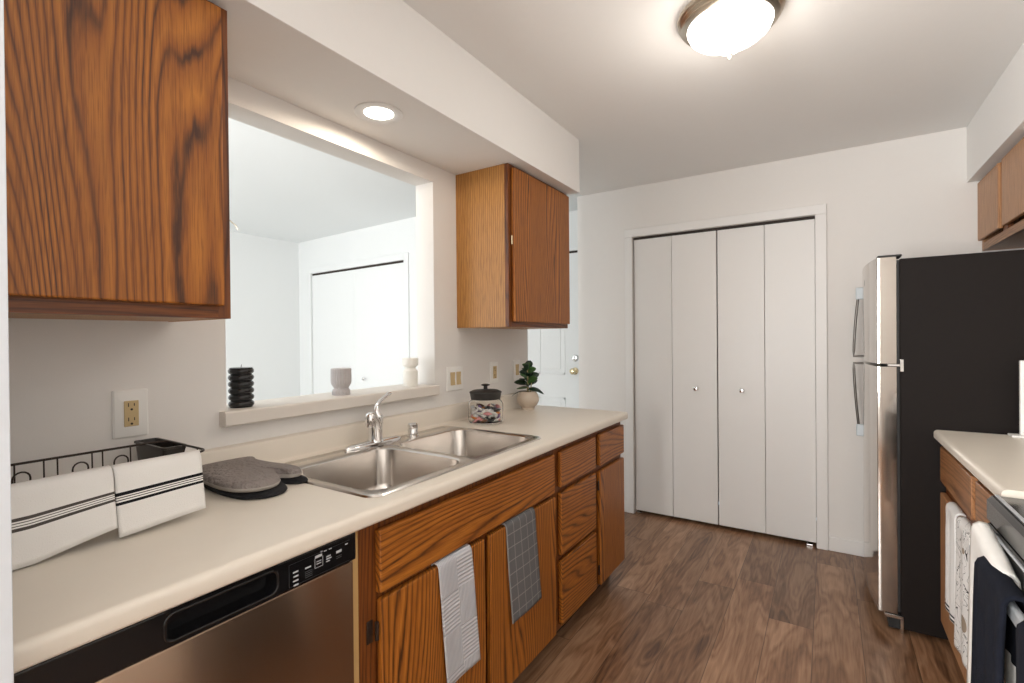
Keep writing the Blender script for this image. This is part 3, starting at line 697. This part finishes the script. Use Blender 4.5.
# ------------------------------------------------------------------ range
GY0, GY1 = 0.990, 1.750
rg = thing('range', 'black range with a glossy front at the right edge', 'stove', (1.915, GY0, 0))
b = BM(); box(b, 1.941, 2.56, GY0, GY1, 0.08, 0.881, 0.003); obj('body', b, black_m, rg)
b = BM(); box(b, 1.922, 2.56, GY0-0.001, GY1+0.002, 0.882, 0.896, 0.004, 3); ckt = obj('glass_cooktop', b, black_m, rg)
for cxx, cyy, rr_ in ((2.10, 1.19, 0.10), (2.10, 1.56, 0.075), (2.36, 1.19, 0.075), (2.36, 1.56, 0.10)):
    b = BM(); n = 40
    loft(b, [[(cxx+q*math.cos(2*PI*k/n), cyy+q*math.sin(2*PI*k/n), 0.8965) for k in range(n)] for q in (rr_, rr_-0.004)]); obj('burner_ring', b, dim_m, ckt)
silver_m = plain('satin_steel_trim', (0.62, 0.65, 0.68), 0.35, 0.3, var=0)
b = BM(); prism(b, [(1.923, 0.893), (1.914, 0.883), (1.914, 0.835), (1.94, 0.835), (1.94, 0.881)], GY0, GY1+0.001); obj('front_panel', b, black_m, rg)
b = BM(); box(b, 2.46, 2.56, GY0, GY1, 0.897, 1.09, 0.01); obj('backguard', b, black_m, rg)
b = BM(); box(b, 1.929, 1.937, GY0, GY1, 0.896, 0.899, 0.001); obj('trim_strip', b, silver_m, rg)
b = BM(); box(b, 1.912, 1.940, GY0+0.004, GY1-0.004, 0.260, 0.828, 0.008, 3); od = obj('oven_door', b, black_m, rg)
b = BM(); box(b, 1.9095, 1.9125, GY0+0.004, GY1-0.004, 0.815, 0.822); obj('door_edge_trim', b, silver_m, od)
b = BM(); box(b, 1.914, 1.940, GY0+0.004, GY1-0.004, 0.095, 0.250, 0.008, 3); obj('storage_drawer', b, black_m, rg)
b = BM(); box(b, 1.872, 1.886, GY0+0.04, GY1-0.035, 0.738, 0.770, 0.005, 3)
for y in (GY0+0.06, GY1-0.075): box(b, 1.884, 1.913, y, y+0.02, 0.746, 0.764, 0.003)
obj('handle', b, silver_m, od, label='flat silver bar handle')
b = BM(); box(b, 2.0, 2.5, GY0+0.02, GY1-0.02, 0, 0.08); obj('base_plinth', b, rubber_m, rg)

# ------------------------------------------------------------------ cloths
def drape(name, path, y0, y1, mt, thick=0.004, wav=0.004, nf=3, ny=24, seed=0, parent=None, origin=None, sag=None, edge=None, sub=1, cat=None, label=None, group=None):
    """cloth following a path in x-z, extruded along y; folds grow with distance from the top"""
    rnd = random.Random(seed); ph = [rnd.uniform(0, 6.28) for _ in range(4)]
    P = [Vector((p[0], 0, p[1])) for p in path]
    L = [0]
    for a, c in zip(P, P[1:]): L.append(L[-1] + (c-a).length)
    n = max(8, int(L[-1]/0.012)); S_ = []
    for i in range(n+1):
        s = L[-1]*i/n; k = 0
        while k < len(L)-2 and L[k+1] < s: k += 1
        t = (s-L[k])/max(1e-9, L[k+1]-L[k]); S_.append((P[k].lerp(P[k+1], t), s))
    top = max(range(n+1), key=lambda i: S_[i][0].z); b = BM(); uvl = b.loops.layers.uv.new('UVMap')
    G = []
    for i, (p, s) in enumerate(S_):
        row = []; dd_ = abs(S_[i][1]-S_[top][1])
        g = min(1, dd_/0.12)
        for j in range(ny+1):
            v = j/ny; y = y0 + (y1-y0)*v
            off = wav*g*(math.sin(nf*2*PI*v+ph[0]+1.2*s) + 0.5*math.sin(nf*4.3*v+ph[1]-3*s))
            yy = y + (edge(v, dd_) if edge else 0)
            z = p.z + (sag(v, dd_) if sag else 0)
            sgn = 1 if i >= top else -1
            row.append((b.verts.new((p.x + off*OUT*1.0, yy, z)), (y-y0, s)))
        G.append(row)
    for i in range(n):
        for j in range(ny):
            q = [G[i][j], G[i][j+1], G[i+1][j+1], G[i+1][j]]
            f = b.faces.new([a[0] for a in q])
            for lp, a in zip(f.loops, q): lp[uvl].uv = a[1]
    o = obj(name, b, mt, parent, origin=origin, smooth=60)
    md = o.modifiers.new('thickness', 'SOLIDIFY'); md.thickness = thick; md.offset = 0
    if label: tag(o, label, cat or 'towel', group)
    return o
OUT = 1.0
# towels over the sink cabinet doors (top edge of each door at z 0.673)
rib_m = cloth_pattern('ribbed_white_towel', (0.66, 0.655, 0.67), ('waffle', (0.46, 0.48, 0.53)), 1.0)
grid_m = cloth_pattern('grey_windowpane_towel', (0.115, 0.112, 0.112), ('grid', (0.26, 0.245, 0.235)), 0.5)
drape('dish_towel', [(0.612, 0.46), (0.612, 0.670), (0.616, 0.681), (0.628, 0.684), (0.639, 0.681), (0.6425, 0.670), (0.644, 0.50), (0.648, 0.318)], 1.040, 1.190, rib_m, 0.0045, 0.0015, 1, seed=3,
      origin=(0.62, 1.115, 0.67), edge=lambda v, d: 0.075*d + (0.012*d if v > .5 else 0), label='white ribbed dish towel over the sink cabinet door nearest the dishwasher')
drape('dish_towel', [(0.612, 0.46), (0.612, 0.670), (0.616, 0.681), (0.628, 0.684), (0.639, 0.681), (0.6425, 0.670), (0.644, 0.50), (0.647, 0.330)], 1.385, 1.578, grid_m, 0.004, 0.0015, 1, seed=5,
      origin=(0.62, 1.48, 0.67), edge=lambda v, d: 0.09*d + 0.02*d*v, label='grey windowpane checked dish towel over the sink cabinet door nearest the drawers')

# range towels over the handle bar
OUT = 1.0
def over_bar(x, zb, r, zback, zfront, xf=-0.012):
    pts = [(x+r, zback), (x+r*1.05, zb)]
    for k in range(1, 8):
        a = PI*k/8; pts.append((x + r*math.cos(a), zb + r*math.sin(a)))
    pts += [(x-r, zb), (x-r+xf*0.4, (zb+zfront)/2), (x-r+xf, zfront)]
    return pts
drape('hand_towel', over_bar(1.890, 0.825, 0.015, 0.55, 0.30, -0.010), 1.465, 1.680, cream_cloth, 0.010, 0.003, 2, seed=11, origin=(1.890, 1.6, 0.8), sag=lambda v, d: -0.045*(1-v), label='thick cream towel hung on the range handle, nearest the cabinets')
drape('hand_towel', over_bar(1.878, 0.775, 0.020, 0.62, 0.26, -0.014), 1.345, 1.560, navy_cloth, 0.008, 0.004, 3, seed=12, origin=(1.878, 1.44, 0.8), label='black terry towel on the range handle, in front of the cream towel')
drape('hand_towel', over_bar(1.878, 0.770, 0.020, 0.62, 0.26, -0.012), 1.10, 1.262, navy_cloth, 0.008, 0.004, 3, seed=13, origin=(1.878, 1.2, 0.8), label='black terry towel cut off by the right edge of the photo')
# towels over the right cabinet door
stripe2_m = cloth_pattern('white_towel_two_stripes', (0.86, 0.85, 0.83), ('bands', [(0.590, 0.007, (0.02, 0.025, 0.035)), (0.605, 0.007, (0.02, 0.025, 0.035))]), 0.8)
print_m = cloth_pattern('white_printed_towel', (0.86, 0.85, 0.83), ('print',), 0.6)
def over_door(zt_, zback, zfront):
    return [(1.986, zback), (1.986, zt_-0.01), (1.982, zt_), (1.970, zt_+0.004), (1.957, zt_), (1.952, zt_-0.012), (1.951, (zt_+zfront)/2), (1.949, zfront)]
drape('dish_towel', over_door(0.663, 0.48, 0.262), 2.360, 2.512, stripe2_m, 0.007, 0.003, 2, seed=21, origin=(1.97, 2.5, 0.67), edge=lambda v, d: 0.03*d*(v-.5), label='white towel with two dark stripes near the hem, nearest the refrigerator')
drape('dish_towel', over_door(0.661, 0.48, 0.205), 2.140, 2.335, print_m, 0.005, 0.004, 2, seed=22, origin=(1.97, 2.25, 0.67), edge=lambda v, d: 0.09*d*(v-.3), label='white towel printed with black motifs and a tan dot, beside the two-striped towel')

# ------------------------------------------------------------------ dish rack, caddy and the folded towels on it
rk = thing('dish_rack', 'dark wire dish rack on the counter near the outlet', 'dish rack', (0.21, 0.36, 0.914))
RX0, RX1, KY0, KY1, KZ = 0.098, 0.322, 0.190, 0.590, 1.056
b = BM()
def rail(z, x0, x1, y0, y1, r=0.0028, rad=0.03):
    tube(b, [(x, y, z) for x, y in rrect(x0, x1, y0, y1, rad, 5)], r, 8, closed=True)
rail(KZ, RX0, RX1, KY0, KY1); rail(0.925, RX0+0.03, RX1-0.03, KY0+0.03, KY1-0.06, 0.0022)
obj('rim', b, wire_m, rk, smooth=60)
b = BM()
ys = [0.215, 0.262, 0.300, 0.345, 0.372, 0.427, 0.458, 0.51, 0.535]
for y in (0.245, 0.305, 0.352, 0.375, 0.437, 0.457, 0.513):
    tube(b, [(RX0, y, KZ), (RX0+0.004, y, 0.93), (RX0+0.02, y, 0.922), (RX1-0.02, y, 0.922), (RX1-0.004, y, 0.93), (RX1, y, KZ)], 0.0016, 6)
for x in (0.15, 0.21, 0.27):
    tube(b, [(x, KY0, KZ), (x, KY0+0.004, 0.93), (x, KY0+0.02, 0.924), (x, KY1-0.06, 0.924), (x, KY1-0.04, 0.93), (x, KY1, KZ)], 0.0016, 6)
obj('wire_basket', b, wire_m, rk, smooth=60)
for yc in (0.310, 0.408, 0.485):
    b = BM(); tube(b, [(0.125, yc-0.014, 0.924)] + [(0.125, yc-0.014*math.cos(PI*q/8), 1.028+0.014*math.sin(PI*q/8)) for q in range(9)] + [(0.125, yc+0.014, 0.924)], 0.0018, 6)
    obj('plate_divider', b, wire_m, rk, smooth=60)
for x in (RX0+0.03, RX1-0.03):
    for y in (KY0+0.04, KY1-0.09):
        b = BM(); tube(b, [(x, y, 0.914), (x, y, 0.9235)], 0.006, 10); obj('foot', b, rubber_m, rk, smooth=40)
# caddy
cdy = thing('utensil_caddy', 'empty dark plastic utensil caddy at the end of the dish rack', 'caddy', (0.13, 0.573, 0.926))
b = BM()
def Lr(x0, x1, y0, y1, r, z): return [(x, y, z) for x, y in rrect(x0, x1, y0, y1, r)]
cx0, cx1, cy0, cy1 = 0.030, 0.198, 0.546, 0.596
loft(b, [Lr(cx0+0.02, cx1-0.02, cy0+0.006, cy1-0.006, 0.006, 0.9275), Lr(cx0, cx1, cy0, cy1, 0.008, 1.050), Lr(cx0-0.003, cx1+0.003, cy0-0.003, cy1+0.003, 0.01, 1.051), Lr(cx0-0.003, cx1+0.003, cy0-0.003, cy1+0.003, 0.01, 1.056),
         Lr(cx0+0.003, cx1-0.003, cy0+0.003, cy1-0.003, 0.008, 1.056), Lr(cx0+0.022, cx1-0.022, cy0+0.009, cy1-0.009, 0.005, 0.932)], True, True)
obj('bin', b, caddy_m, cdy, smooth=35)
# folded towels over the front rim
band_d = (0.012, 0.012, 0.014); band_g = (0.09, 0.08, 0.072)
tA = cloth_pattern('white_towel_grey_bands', (0.88, 0.86, 0.83), ('bands', [(0.134, 0.006, band_g), (0.1405, 0.0015, band_g), (0.1455, 0.0015, band_g), (0.152, 0.006, band_g)]), 0.5)
tB = cloth_pattern('white_towel_black_bands', (0.88, 0.86, 0.83), ('bands', [(0.130, 0.007, band_d), (0.137, 0.0018, band_d), (0.142, 0.0018, band_d), (0.149, 0.006, band_d)]), 0.5)
def fold_path(zb): return [(0.308, 1.0), (0.308, 1.046), (0.314, 1.056), (0.322, 1.060), (0.331, 1.056), (0.336, 1.044), (0.343, 0.99), (0.356, zb)]
o1 = drape('kitchen_towel', fold_path(0.917), 0.205, 0.399, tA, 0.007, 0.0012, 1, seed=31, origin=(0.34, 0.3, 1.0), sag=lambda v, d: 0.032*max(0, v-.35)*d*8, label='folded white towel with grey bands on the rack, at the left frame edge')
o2 = drape('kitchen_towel', fold_path(0.920), 0.4015, 0.566, tB, 0.007, 0.0012, 1, seed=32, origin=(0.34, 0.48, 1.0), sag=lambda v, d: 0.010*v*d*8, label='folded white towel with black bands on the rack, nearest the oven mitts')
for o_, a, c, sd, zb in ((o1, 0.208, 0.330, 41, 0.9165), (o2, 0.408, 0.500, 42, 0.9175)):
    k = drape('inner_fold', [(0.322, 1.052), (0.332, 1.0), (0.339, zb+0.012), (0.345, zb+0.001), (0.349, zb+0.008)], a, c, cream_cloth, 0.004, 0.0010, 2, seed=sd, origin=(0.34, (a+c)/2, 1.0), sag=lambda v, d: 0.03*max(0, v-.5)*min(1, d*8))
    k.location = k.location - o_.location; k.parent = o_

# ------------------------------------------------------------------ oven mitts
def mitt(name, cx, cy, z0, rot, mt, bindm, label, th=0.018, lift=0.0):
    out = [(-0.17, -0.065), (-0.12, -0.085), (-0.04, -0.095), (0.05, -0.095), (0.115, -0.082), (0.15, -0.055), (0.162, -0.022), (0.152, 0.010), (0.125, 0.033), (0.088, 0.040), (0.070, 0.050),
           (0.085, 0.062), (0.108, 0.076), (0.112, 0.098), (0.092, 0.112), (0.055, 0.112), (0.005, 0.100), (-0.05, 0.090), (-0.11, 0.085), (-0.17, 0.085)]
    # smooth closed outline
    n = len(out); sm = []
    for i in range(n):
        p0, p1, p2, p3 = (Vector((*out[(i+k) % n], 0)) for k in (-1, 0, 1, 2))
        for t in (0, .25, .5, .75):
            sm.append(0.5*((2*p1)+(-p0+p2)*t+(2*p0-5*p1+4*p2-p3)*t*t+(-p0+3*p1-3*p2+p3)*t**3))
    c = Vector((-0.02, 0.0, 0)); R_ = Matrix.Rotation(rot, 3, 'Z')
    def ring(s, z, inset=0.0):
        L_ = []
        for p in sm:
            q = c + (p-c)*s; q = R_ @ q
            L_.append((cx+q.x, cy+q.y, z0 + z + lift*max(0, (p.x+0.05))*1.0))
        return L_
    t = thing(name, label, 'oven mitt', (cx, cy, z0))
    b = BM(); loft(b, [ring(0.80, 0.0), ring(0.97, 0.001), ring(1.0, th*0.35), ring(0.992, th*0.42)], True); obj('underside', b, bindm, t, smooth=70)
    b = BM(); loft(b, [ring(0.992, th*0.42), ring(0.985, th*0.62), ring(0.95, th*0.85), ring(0.86, th), ring(0.6, th*1.12), ring(0.3, th*1.15), ring(0.02, th*1.15)], False, True); obj('palm', b, mt, t, smooth=70)
    b = BM(); L_ = [Vector((cx, cy, z0+th*0.6)) + R_ @ Vector((-0.172 + 0.02*math.cos(a)-0.018, 0.060 + 0.006*math.cos(a*1.0), 0.02*math.sin(a))) for a in [2*PI*k/14 for k in range(14)]]
    tube(b, L_, 0.0025, 6, closed=True); obj('hanging_loop', b, bindm if mt is grey_cloth else mt, t, smooth=60)
    return t
mitt('oven_mitt', 0.210, 0.756, 0.9143, math.radians(-3), black_cloth, black_cloth, 'black oven mitt lying under the grey mitt on the counter', 0.015)
mitt('oven_mitt', 0.195, 0.748, 0.9325, math.radians(-4), grey_cloth, grey_bind, 'grey quilted oven mitt lying on top of the black mitt', 0.026)

# ------------------------------------------------------------------ candles on the sill
SLZ = 1.1012
t = thing('ribbed_candle', 'black pillar candle of stacked rings on the pass-through sill', 'candle', (-0.05, 0.870, SLZ))
b = BM(); prof = [(0, 0), (0.034, 0)]
nr = 6; hh = 0.128/nr
for k in range(nr):
    for a in (-70, -45, -15, 15, 45, 70):
        A_ = math.radians(a); prof.append((0.0275+0.0105*math.cos(A_), hh*(k+.5) + hh*0.5*math.sin(A_)))
prof += [(0.037, 0.128), (0.02, 0.127), (0, 0.127)]
lathe(b, prof, (-0.05, 0.870, SLZ), 36); obj('wax', b, black_wax, t, smooth=50)
b = BM(); tube(b, [(-0.05, 0.870, SLZ+0.126), (-0.049, 0.871, SLZ+0.138)], 0.001, 6); obj('wick', b, slot_m, t)
t = thing('fluted_candle', 'grey fluted goblet-shaped candle in the middle of the sill', 'candle', (-0.05, 1.262, SLZ))
b = BM(); lathe(b, [(0, 0), (0.034, 0), (0.035, 0.004), (0.034, 0.018), (0.027, 0.026), (0.030, 0.032), (0.038, 0.044), (0.0395, 0.056), (0.039, 0.102), (0.037, 0.104), (0, 0.104)], (-0.05, 1.262, SLZ), 48, flute=1, fd=0.05)
obj('wax', b, grey_wax, t, smooth=30)
b = BM(); tube(b, [(-0.05, 1.262, SLZ+0.103), (-0.049, 1.262, SLZ+0.110)], 0.001, 6); obj('wick', b, plate_m, t)
b = BM(); c_ = (-0.06, 1.655, SLZ)
lathe(b, [(0, 0), (0.032, 0), (0.033, 0.003), (0.034, 0.070), (0.026, 0.080), (0.022, 0.084), (0.026, 0.088), (0.036, 0.096), (0.037, 0.102), (0.037, 0.128), (0.035, 0.13), (0, 0.13)], c_, 40)
o = obj('pillar_candle', b, white_wax, None, origin=c_, smooth=35); tag(o, 'ivory white candle with a pinched waist at the right end of the sill', 'candle')

# ------------------------------------------------------------------ candy jar
JC = (0.182, 1.912, 0.914)
jr = thing('candy_jar', 'clear glass jar with black lid, filled with wrapped candies', 'jar', JC)
b = BM()
lathe(b, [(0, 0.0005), (0.070, 0.0005), (0.079, 0.004), (0.084, 0.014), (0.085, 0.06), (0.084, 0.090), (0.076, 0.106), (0.070, 0.110), (0.069, 0.118), (0.066, 0.118), (0.066, 0.110), (0.073, 0.104), (0.0805, 0.090), (0.0815, 0.06), (0.0805, 0.015), (0.076, 0.008), (0, 0.006)], JC, 48)
obj('glass_body', b, glass_m, jr, smooth=40)
b = BM(); lathe(b, [(0, 0.119), (0.068, 0.119), (0.071, 0.114), (0.0715, 0.118), (0.0755, 0.142), (0.078, 0.146), (0.076, 0.150), (0.06, 0.157), (0.02, 0.160), (0, 0.160)], JC, 48)
ld = obj('lid', b, lid_m, jr, smooth=40)
b = BM(); lathe(b, [(0.010, 0.159), (0.009, 0.175), (0.020, 0.179), (0.021, 0.183), (0.012, 0.186), (0, 0.186)], JC, 28); obj('knob', b, lid_m, ld, smooth=40)
cols = [('orange', (0.75, 0.28, 0.06)), ('white', (0.82, 0.80, 0.76)), ('purple', (0.28, 0.16, 0.36)), ('pink', (0.78, 0.36, 0.36)), ('red', (0.42, 0.05, 0.05)), ('black', (0.03, 0.03, 0.03)), ('grey', (0.45, 0.45, 0.42)), ('brown', (0.20, 0.10, 0.05)), ('white2', (0.74, 0.72, 0.72))]
cm = [plain('candy_wrapper_'+n_, c_, 0.35, var=0.15, bscale=900, bump=0.4) for n_, c_ in cols]
protos = []
for i, mt in enumerate(cm):
    b = BM(); L_ = []
    for x, ry, rz in ((-0.019, 0.010, 0.002), (-0.014, 0.003, 0.003), (-0.010, 0.008, 0.005), (0, 0.0095, 0.0065), (0.010, 0.008, 0.005), (0.014, 0.003, 0.003), (0.019, 0.010, 0.002)):
        L_.append([(x, ry*math.cos(2*PI*k/10), rz*math.sin(2*PI*k/10)) for k in range(10)])
    loft(b, L_, True, True); me = bpy.data.meshes.new('wrapped_candy'); bmesh.ops.recalc_face_normals(b, faces=b.faces); b.to_mesh(me); b.free(); me.materials.append(mt)
    for p in me.polygons: p.use_smooth = True
    protos.append(me)
rc_ = random.Random(4); cn = 0
for lvl in range(6):
    for (rad, cnt) in ((0.062, 11), (0.034, 5)):
        for k in range(cnt):
            if lvl == 5 and (k % 2): continue
            a = 2*PI*(k+0.5*lvl)/cnt + rc_.uniform(-.1, .1)
            o = bpy.data.objects.new('wrapped_candy', protos[rc_.choice((0, 1, 1, 2, 3, 6, 5, 6, 7, 8, 8, 8, 1, 1, 8))]); COL.objects.link(o)
            o.location = (JC[0]+rad*math.cos(a), JC[1]+rad*math.sin(a), JC[2]+0.0165+lvl*0.0112+rc_.uniform(0, .003))
            o.rotation_euler = (rc_.uniform(-1.2, 1.2), rc_.uniform(-.5, .5), a+PI/2+rc_.uniform(-.5, .5) if rad > .05 else rc_.uniform(0, 6))
            tag(o, 'small wrapped candy in the glass jar on the counter', 'candy', 'wrapped candies in the glass jar')

# ------------------------------------------------------------------ potted plant
PC = (0.132, 2.392, 0.914)
pt = thing('potted_plant', 'small dark-leaved rubber plant in a round beige pot on the counter end', 'plant', PC)
b = BM(); lathe(b, [(0, 0), (0.036, 0), (0.038, 0.008), (0.036, 0.012), (0.052, 0.028), (0.061, 0.046), (0.063, 0.060), (0.059, 0.080), (0.048, 0.098), (0.043, 0.103), (0.040, 0.103), (0.040, 0.092), (0, 0.090)], PC, 40)
obj('pot', b, ceram_m, pt, smooth=50)
b = BM(); lathe(b, [(0.0405, 0.091), (0.03, 0.095), (0, 0.096)], PC, 24); obj('soil', b, soil_m, pt, smooth=50)
b = BM()
tube(b, [(PC[0], PC[1], PC[2]+0.09), (PC[0]+0.002, PC[1]-0.004, PC[2]+0.17), (PC[0], PC[1]-0.006, PC[2]+0.25)], [0.007, 0.005, 0.003], 8)
tube(b, [(PC[0]+.01, PC[1]+.008, PC[2]+0.09), (PC[0]+0.02, PC[1]+0.012, PC[2]+0.17)], [0.004, 0.003], 8); obj('stem', b, stem_m, pt, smooth=60)
lv = random.Random(9)
def leaf(base, az, el, ln, wd, mt, curl, face=None):
    b = BM(); n = 8; rows = []
    d = Vector((math.cos(az)*math.cos(el), math.sin(az)*math.cos(el), math.sin(el))); fn = Vector(face) if face else Vector((0, 0, 1))
    sd = d.cross(fn)
    if sd.length < 0.35: sd = d.cross(Vector((0, 0, 1)))
    sd.normalize(); nm = d.cross(sd)
    for i in range(n+1):
        t_ = i/n; w_ = wd*math.sin(PI*min(1, t_*0.93+0.05))**0.75 if t_ < 1 else 0.0
        p = Vector(base) + d*ln*t_ - Vector((0, 0, 1))*curl*t_*t_*ln
        rows.append([b.verts.new(p + sd*w_*s - nm*0.18*w_*(1-abs(s))) for s in (-1, -.5, 0, .5, 1)])
    for A_, B_ in zip(rows, rows[1:]):
        for k in range(4): b.faces.new((A_[k], A_[k+1], B_[k+1], B_[k]))
    o = obj('leaf', b, mt, pt, smooth=60); md = o.modifiers.new('t', 'SOLIDIFY'); md.thickness = 0.0012
spec = []
for k in range(18):
    h = 0.115 + 0.12*(k/17); az = k*2.4 + 0.4; el = 0.30 + 0.85*(k/17) + lv.uniform(-.3, .25)
    leaf((PC[0], PC[1]-0.004, PC[2]+h), az, el, lv.uniform(0.088, 0.115)*(1-0.3*k/17), lv.uniform(0.019, 0.024), leaf2_m if k % 4 == 1 else leaf_m, lv.uniform(0.2, 0.6), (0.5+lv.uniform(-.5, .5), -0.6+lv.uniform(-.5, .5), 0.55+lv.uniform(-.4, .4)))
leaf((PC[0], PC[1], PC[2]+0.10), math.radians(215), 0.35, 0.10, 0.015, leaf_m, 0.6)

# ------------------------------------------------------------------ outlets and switches on the left wall
def plate(y0, y1, z0, z1, label, cat, name):
    t = thing(name, label, cat, (0, (y0+y1)/2, (z0+z1)/2))
    b = BM(); loft(b, [[(0, y, z) for y, z in rrect(y0, y1, z0, z1, 0.004)], [(0.004, y, z) for y, z in rrect(y0, y1, z0, z1, 0.004)], [(0.007, y, z) for y, z in rrect(y0+0.004, y1-0.004, z0+0.004, z1-0.004, 0.003)]], True, True)
    obj('cover_plate', b, plate_m, t, smooth=30); return t
def recept(t, yc, zc):
    b = BM(); box(b, 0.007, 0.010, yc-0.0165, yc+0.0165, zc-0.034, zc+0.034, 0.0015); d = obj('receptacle', b, almond_m, t, label='almond duplex receptacle')
    b = BM()
    for dz in (0.019, -0.019):
        box(b, 0.0095, 0.0105, yc-0.008, yc-0.006, zc+dz-0.001, zc+dz+0.009); box(b, 0.0095, 0.0105, yc+0.005, yc+0.007, zc+dz+0.0005, zc+dz+0.008)
        lathe(b, [(0.003, 0), (0.003, 0.001), (0, 0.001)], (0.0095, yc, zc+dz-0.008), 10, 'x')
    obj('slots', b, slot_m, d)
t = plate(0.508, 0.588, 1.063, 1.190, 'white outlet plate with almond receptacle above the dish rack', 'outlet', 'wall_outlet'); recept(t, 0.548, 1.1265)
t = plate(2.205, 2.280, 1.070, 1.190, 'white outlet plate with almond receptacle above the candy jar', 'outlet', 'wall_outlet'); recept(t, 2.243, 1.130)
t = plate(1.838, 1.962, 1.060, 1.180, 'double almond rocker switch right of the pass-through', 'switch', 'light_switch')
for yc in (1.877, 1.923):
    b = BM(); prism(b, [(0.007, 1.088), (0.013, 1.089), (0.009, 1.120), (0.012, 1.152), (0.007, 1.153)], yc-0.0155, yc+0.0155); obj('rocker', b, almond_m, t, label='almond rocker paddle')
t = plate(2.440, 2.515, 1.070, 1.190, 'single almond rocker switch behind the plant', 'switch', 'light_switch')
b = BM(); prism(b, [(0.007, 1.098), (0.013, 1.099), (0.009, 1.130), (0.012, 1.162), (0.007, 1.163)], 2.462, 2.493); obj('rocker', b, almond_m, t, label='almond rocker paddle')

# ------------------------------------------------------------------ lights
DC = (1.283, 1.850, H)
t = thing('ceiling_light', 'flush dome ceiling light with ribbed nickel rim', 'light', DC)
b = BM(); lathe(b, [(0.0, -0.001), (0.168, -0.001), (0.171, -0.006), (0.168, -0.012), (0.170, -0.017), (0.163, -0.022), (0.165, -0.027), (0.157, -0.033), (0.158, -0.038), (0.146, -0.044), (0.137, -0.046)], DC, 64); obj('rim', b, nickel_m, t, smooth=25)
b = BM(); lathe(b, [(0.139, -0.040), (0.138, -0.050), (0.130, -0.068), (0.112, -0.084), (0.086, -0.096), (0.064, -0.104), (0.050, -0.114), (0.034, -0.130), (0.018, -0.139), (0.0, -0.142)], DC, 64); obj('glass_dome', b, dome_m, t, smooth=60)
b = BM(); lathe(b, [(0.004, -0.142), (0.010, -0.146), (0.006, -0.150), (0.007, -0.156), (0, -0.162)], DC, 20); obj('finial', b, nickel_m, t, smooth=40)
l_o = bpy.data.objects['dome_bulb']
CC = (0.200, 1.243, SZ)
t = thing('recessed_light', 'round recessed light in the soffit over the sink', 'light', CC)
b = BM(); lathe(b, [(0.086, -0.001), (0.086, -0.005), (0.080, -0.007), (0.056, -0.005), (0.052, -0.0015)], CC, 48); obj('trim_ring', b, trim_m, t, smooth=40)
b = BM(); lathe(b, [(0, -0.0055), (0.04, -0.005), (0.0535, -0.002)], CC, 40); obj('bulb_face', b, can_m, t, smooth=40)

# chandelier in the dining room, mostly behind the near wall cabinet
t = thing('chandelier', 'thin curved nickel chandelier arm seen through the pass-through', 'light', (-1.494, 1.381, H))
hc = Vector((-1.494, 1.381, 0))
b = BM(); lathe(b, [(0, 0), (0.06, 0), (0.055, -0.02), (0.01, -0.03), (0.008, -0.30), (0.02, -0.32), (0.03, -0.36), (0.02, -0.42), (0, -0.44)], (hc.x, hc.y, H), 24); obj('stem', b, nickel_m, t, smooth=40)
for k in range(5):
    a = 2*PI*k/5 + math.radians(70); dv = Vector((math.cos(a), math.sin(a), 0))
    b = BM(); P_ = [hc + dv*r0_ + Vector((0, 0, z)) for r0_, z in ((0.02, 2.05), (0.08, 2.045), (0.14, 2.045), (0.19, 2.035), (0.22, 2.01), (0.232, 1.985))]
    tube(b, P_, 0.004, 8); ar = obj('arm', b, nickel_m, t, smooth=60)
# white board at the right frame edge
b = BM(); box(b, 2.196, 2.42, 2.672, 2.690, 0.916, 1.213, 0.003); box(b, 2.165, 2.42, 2.640, 2.700, 0.9145, 0.924, 0.003)
o = obj('cutting_board', b, plate_m, None, origin=(2.3, 2.68, 0.9145)); tag(o, 'white upright board standing on the right counter against the refrigerator', 'board')
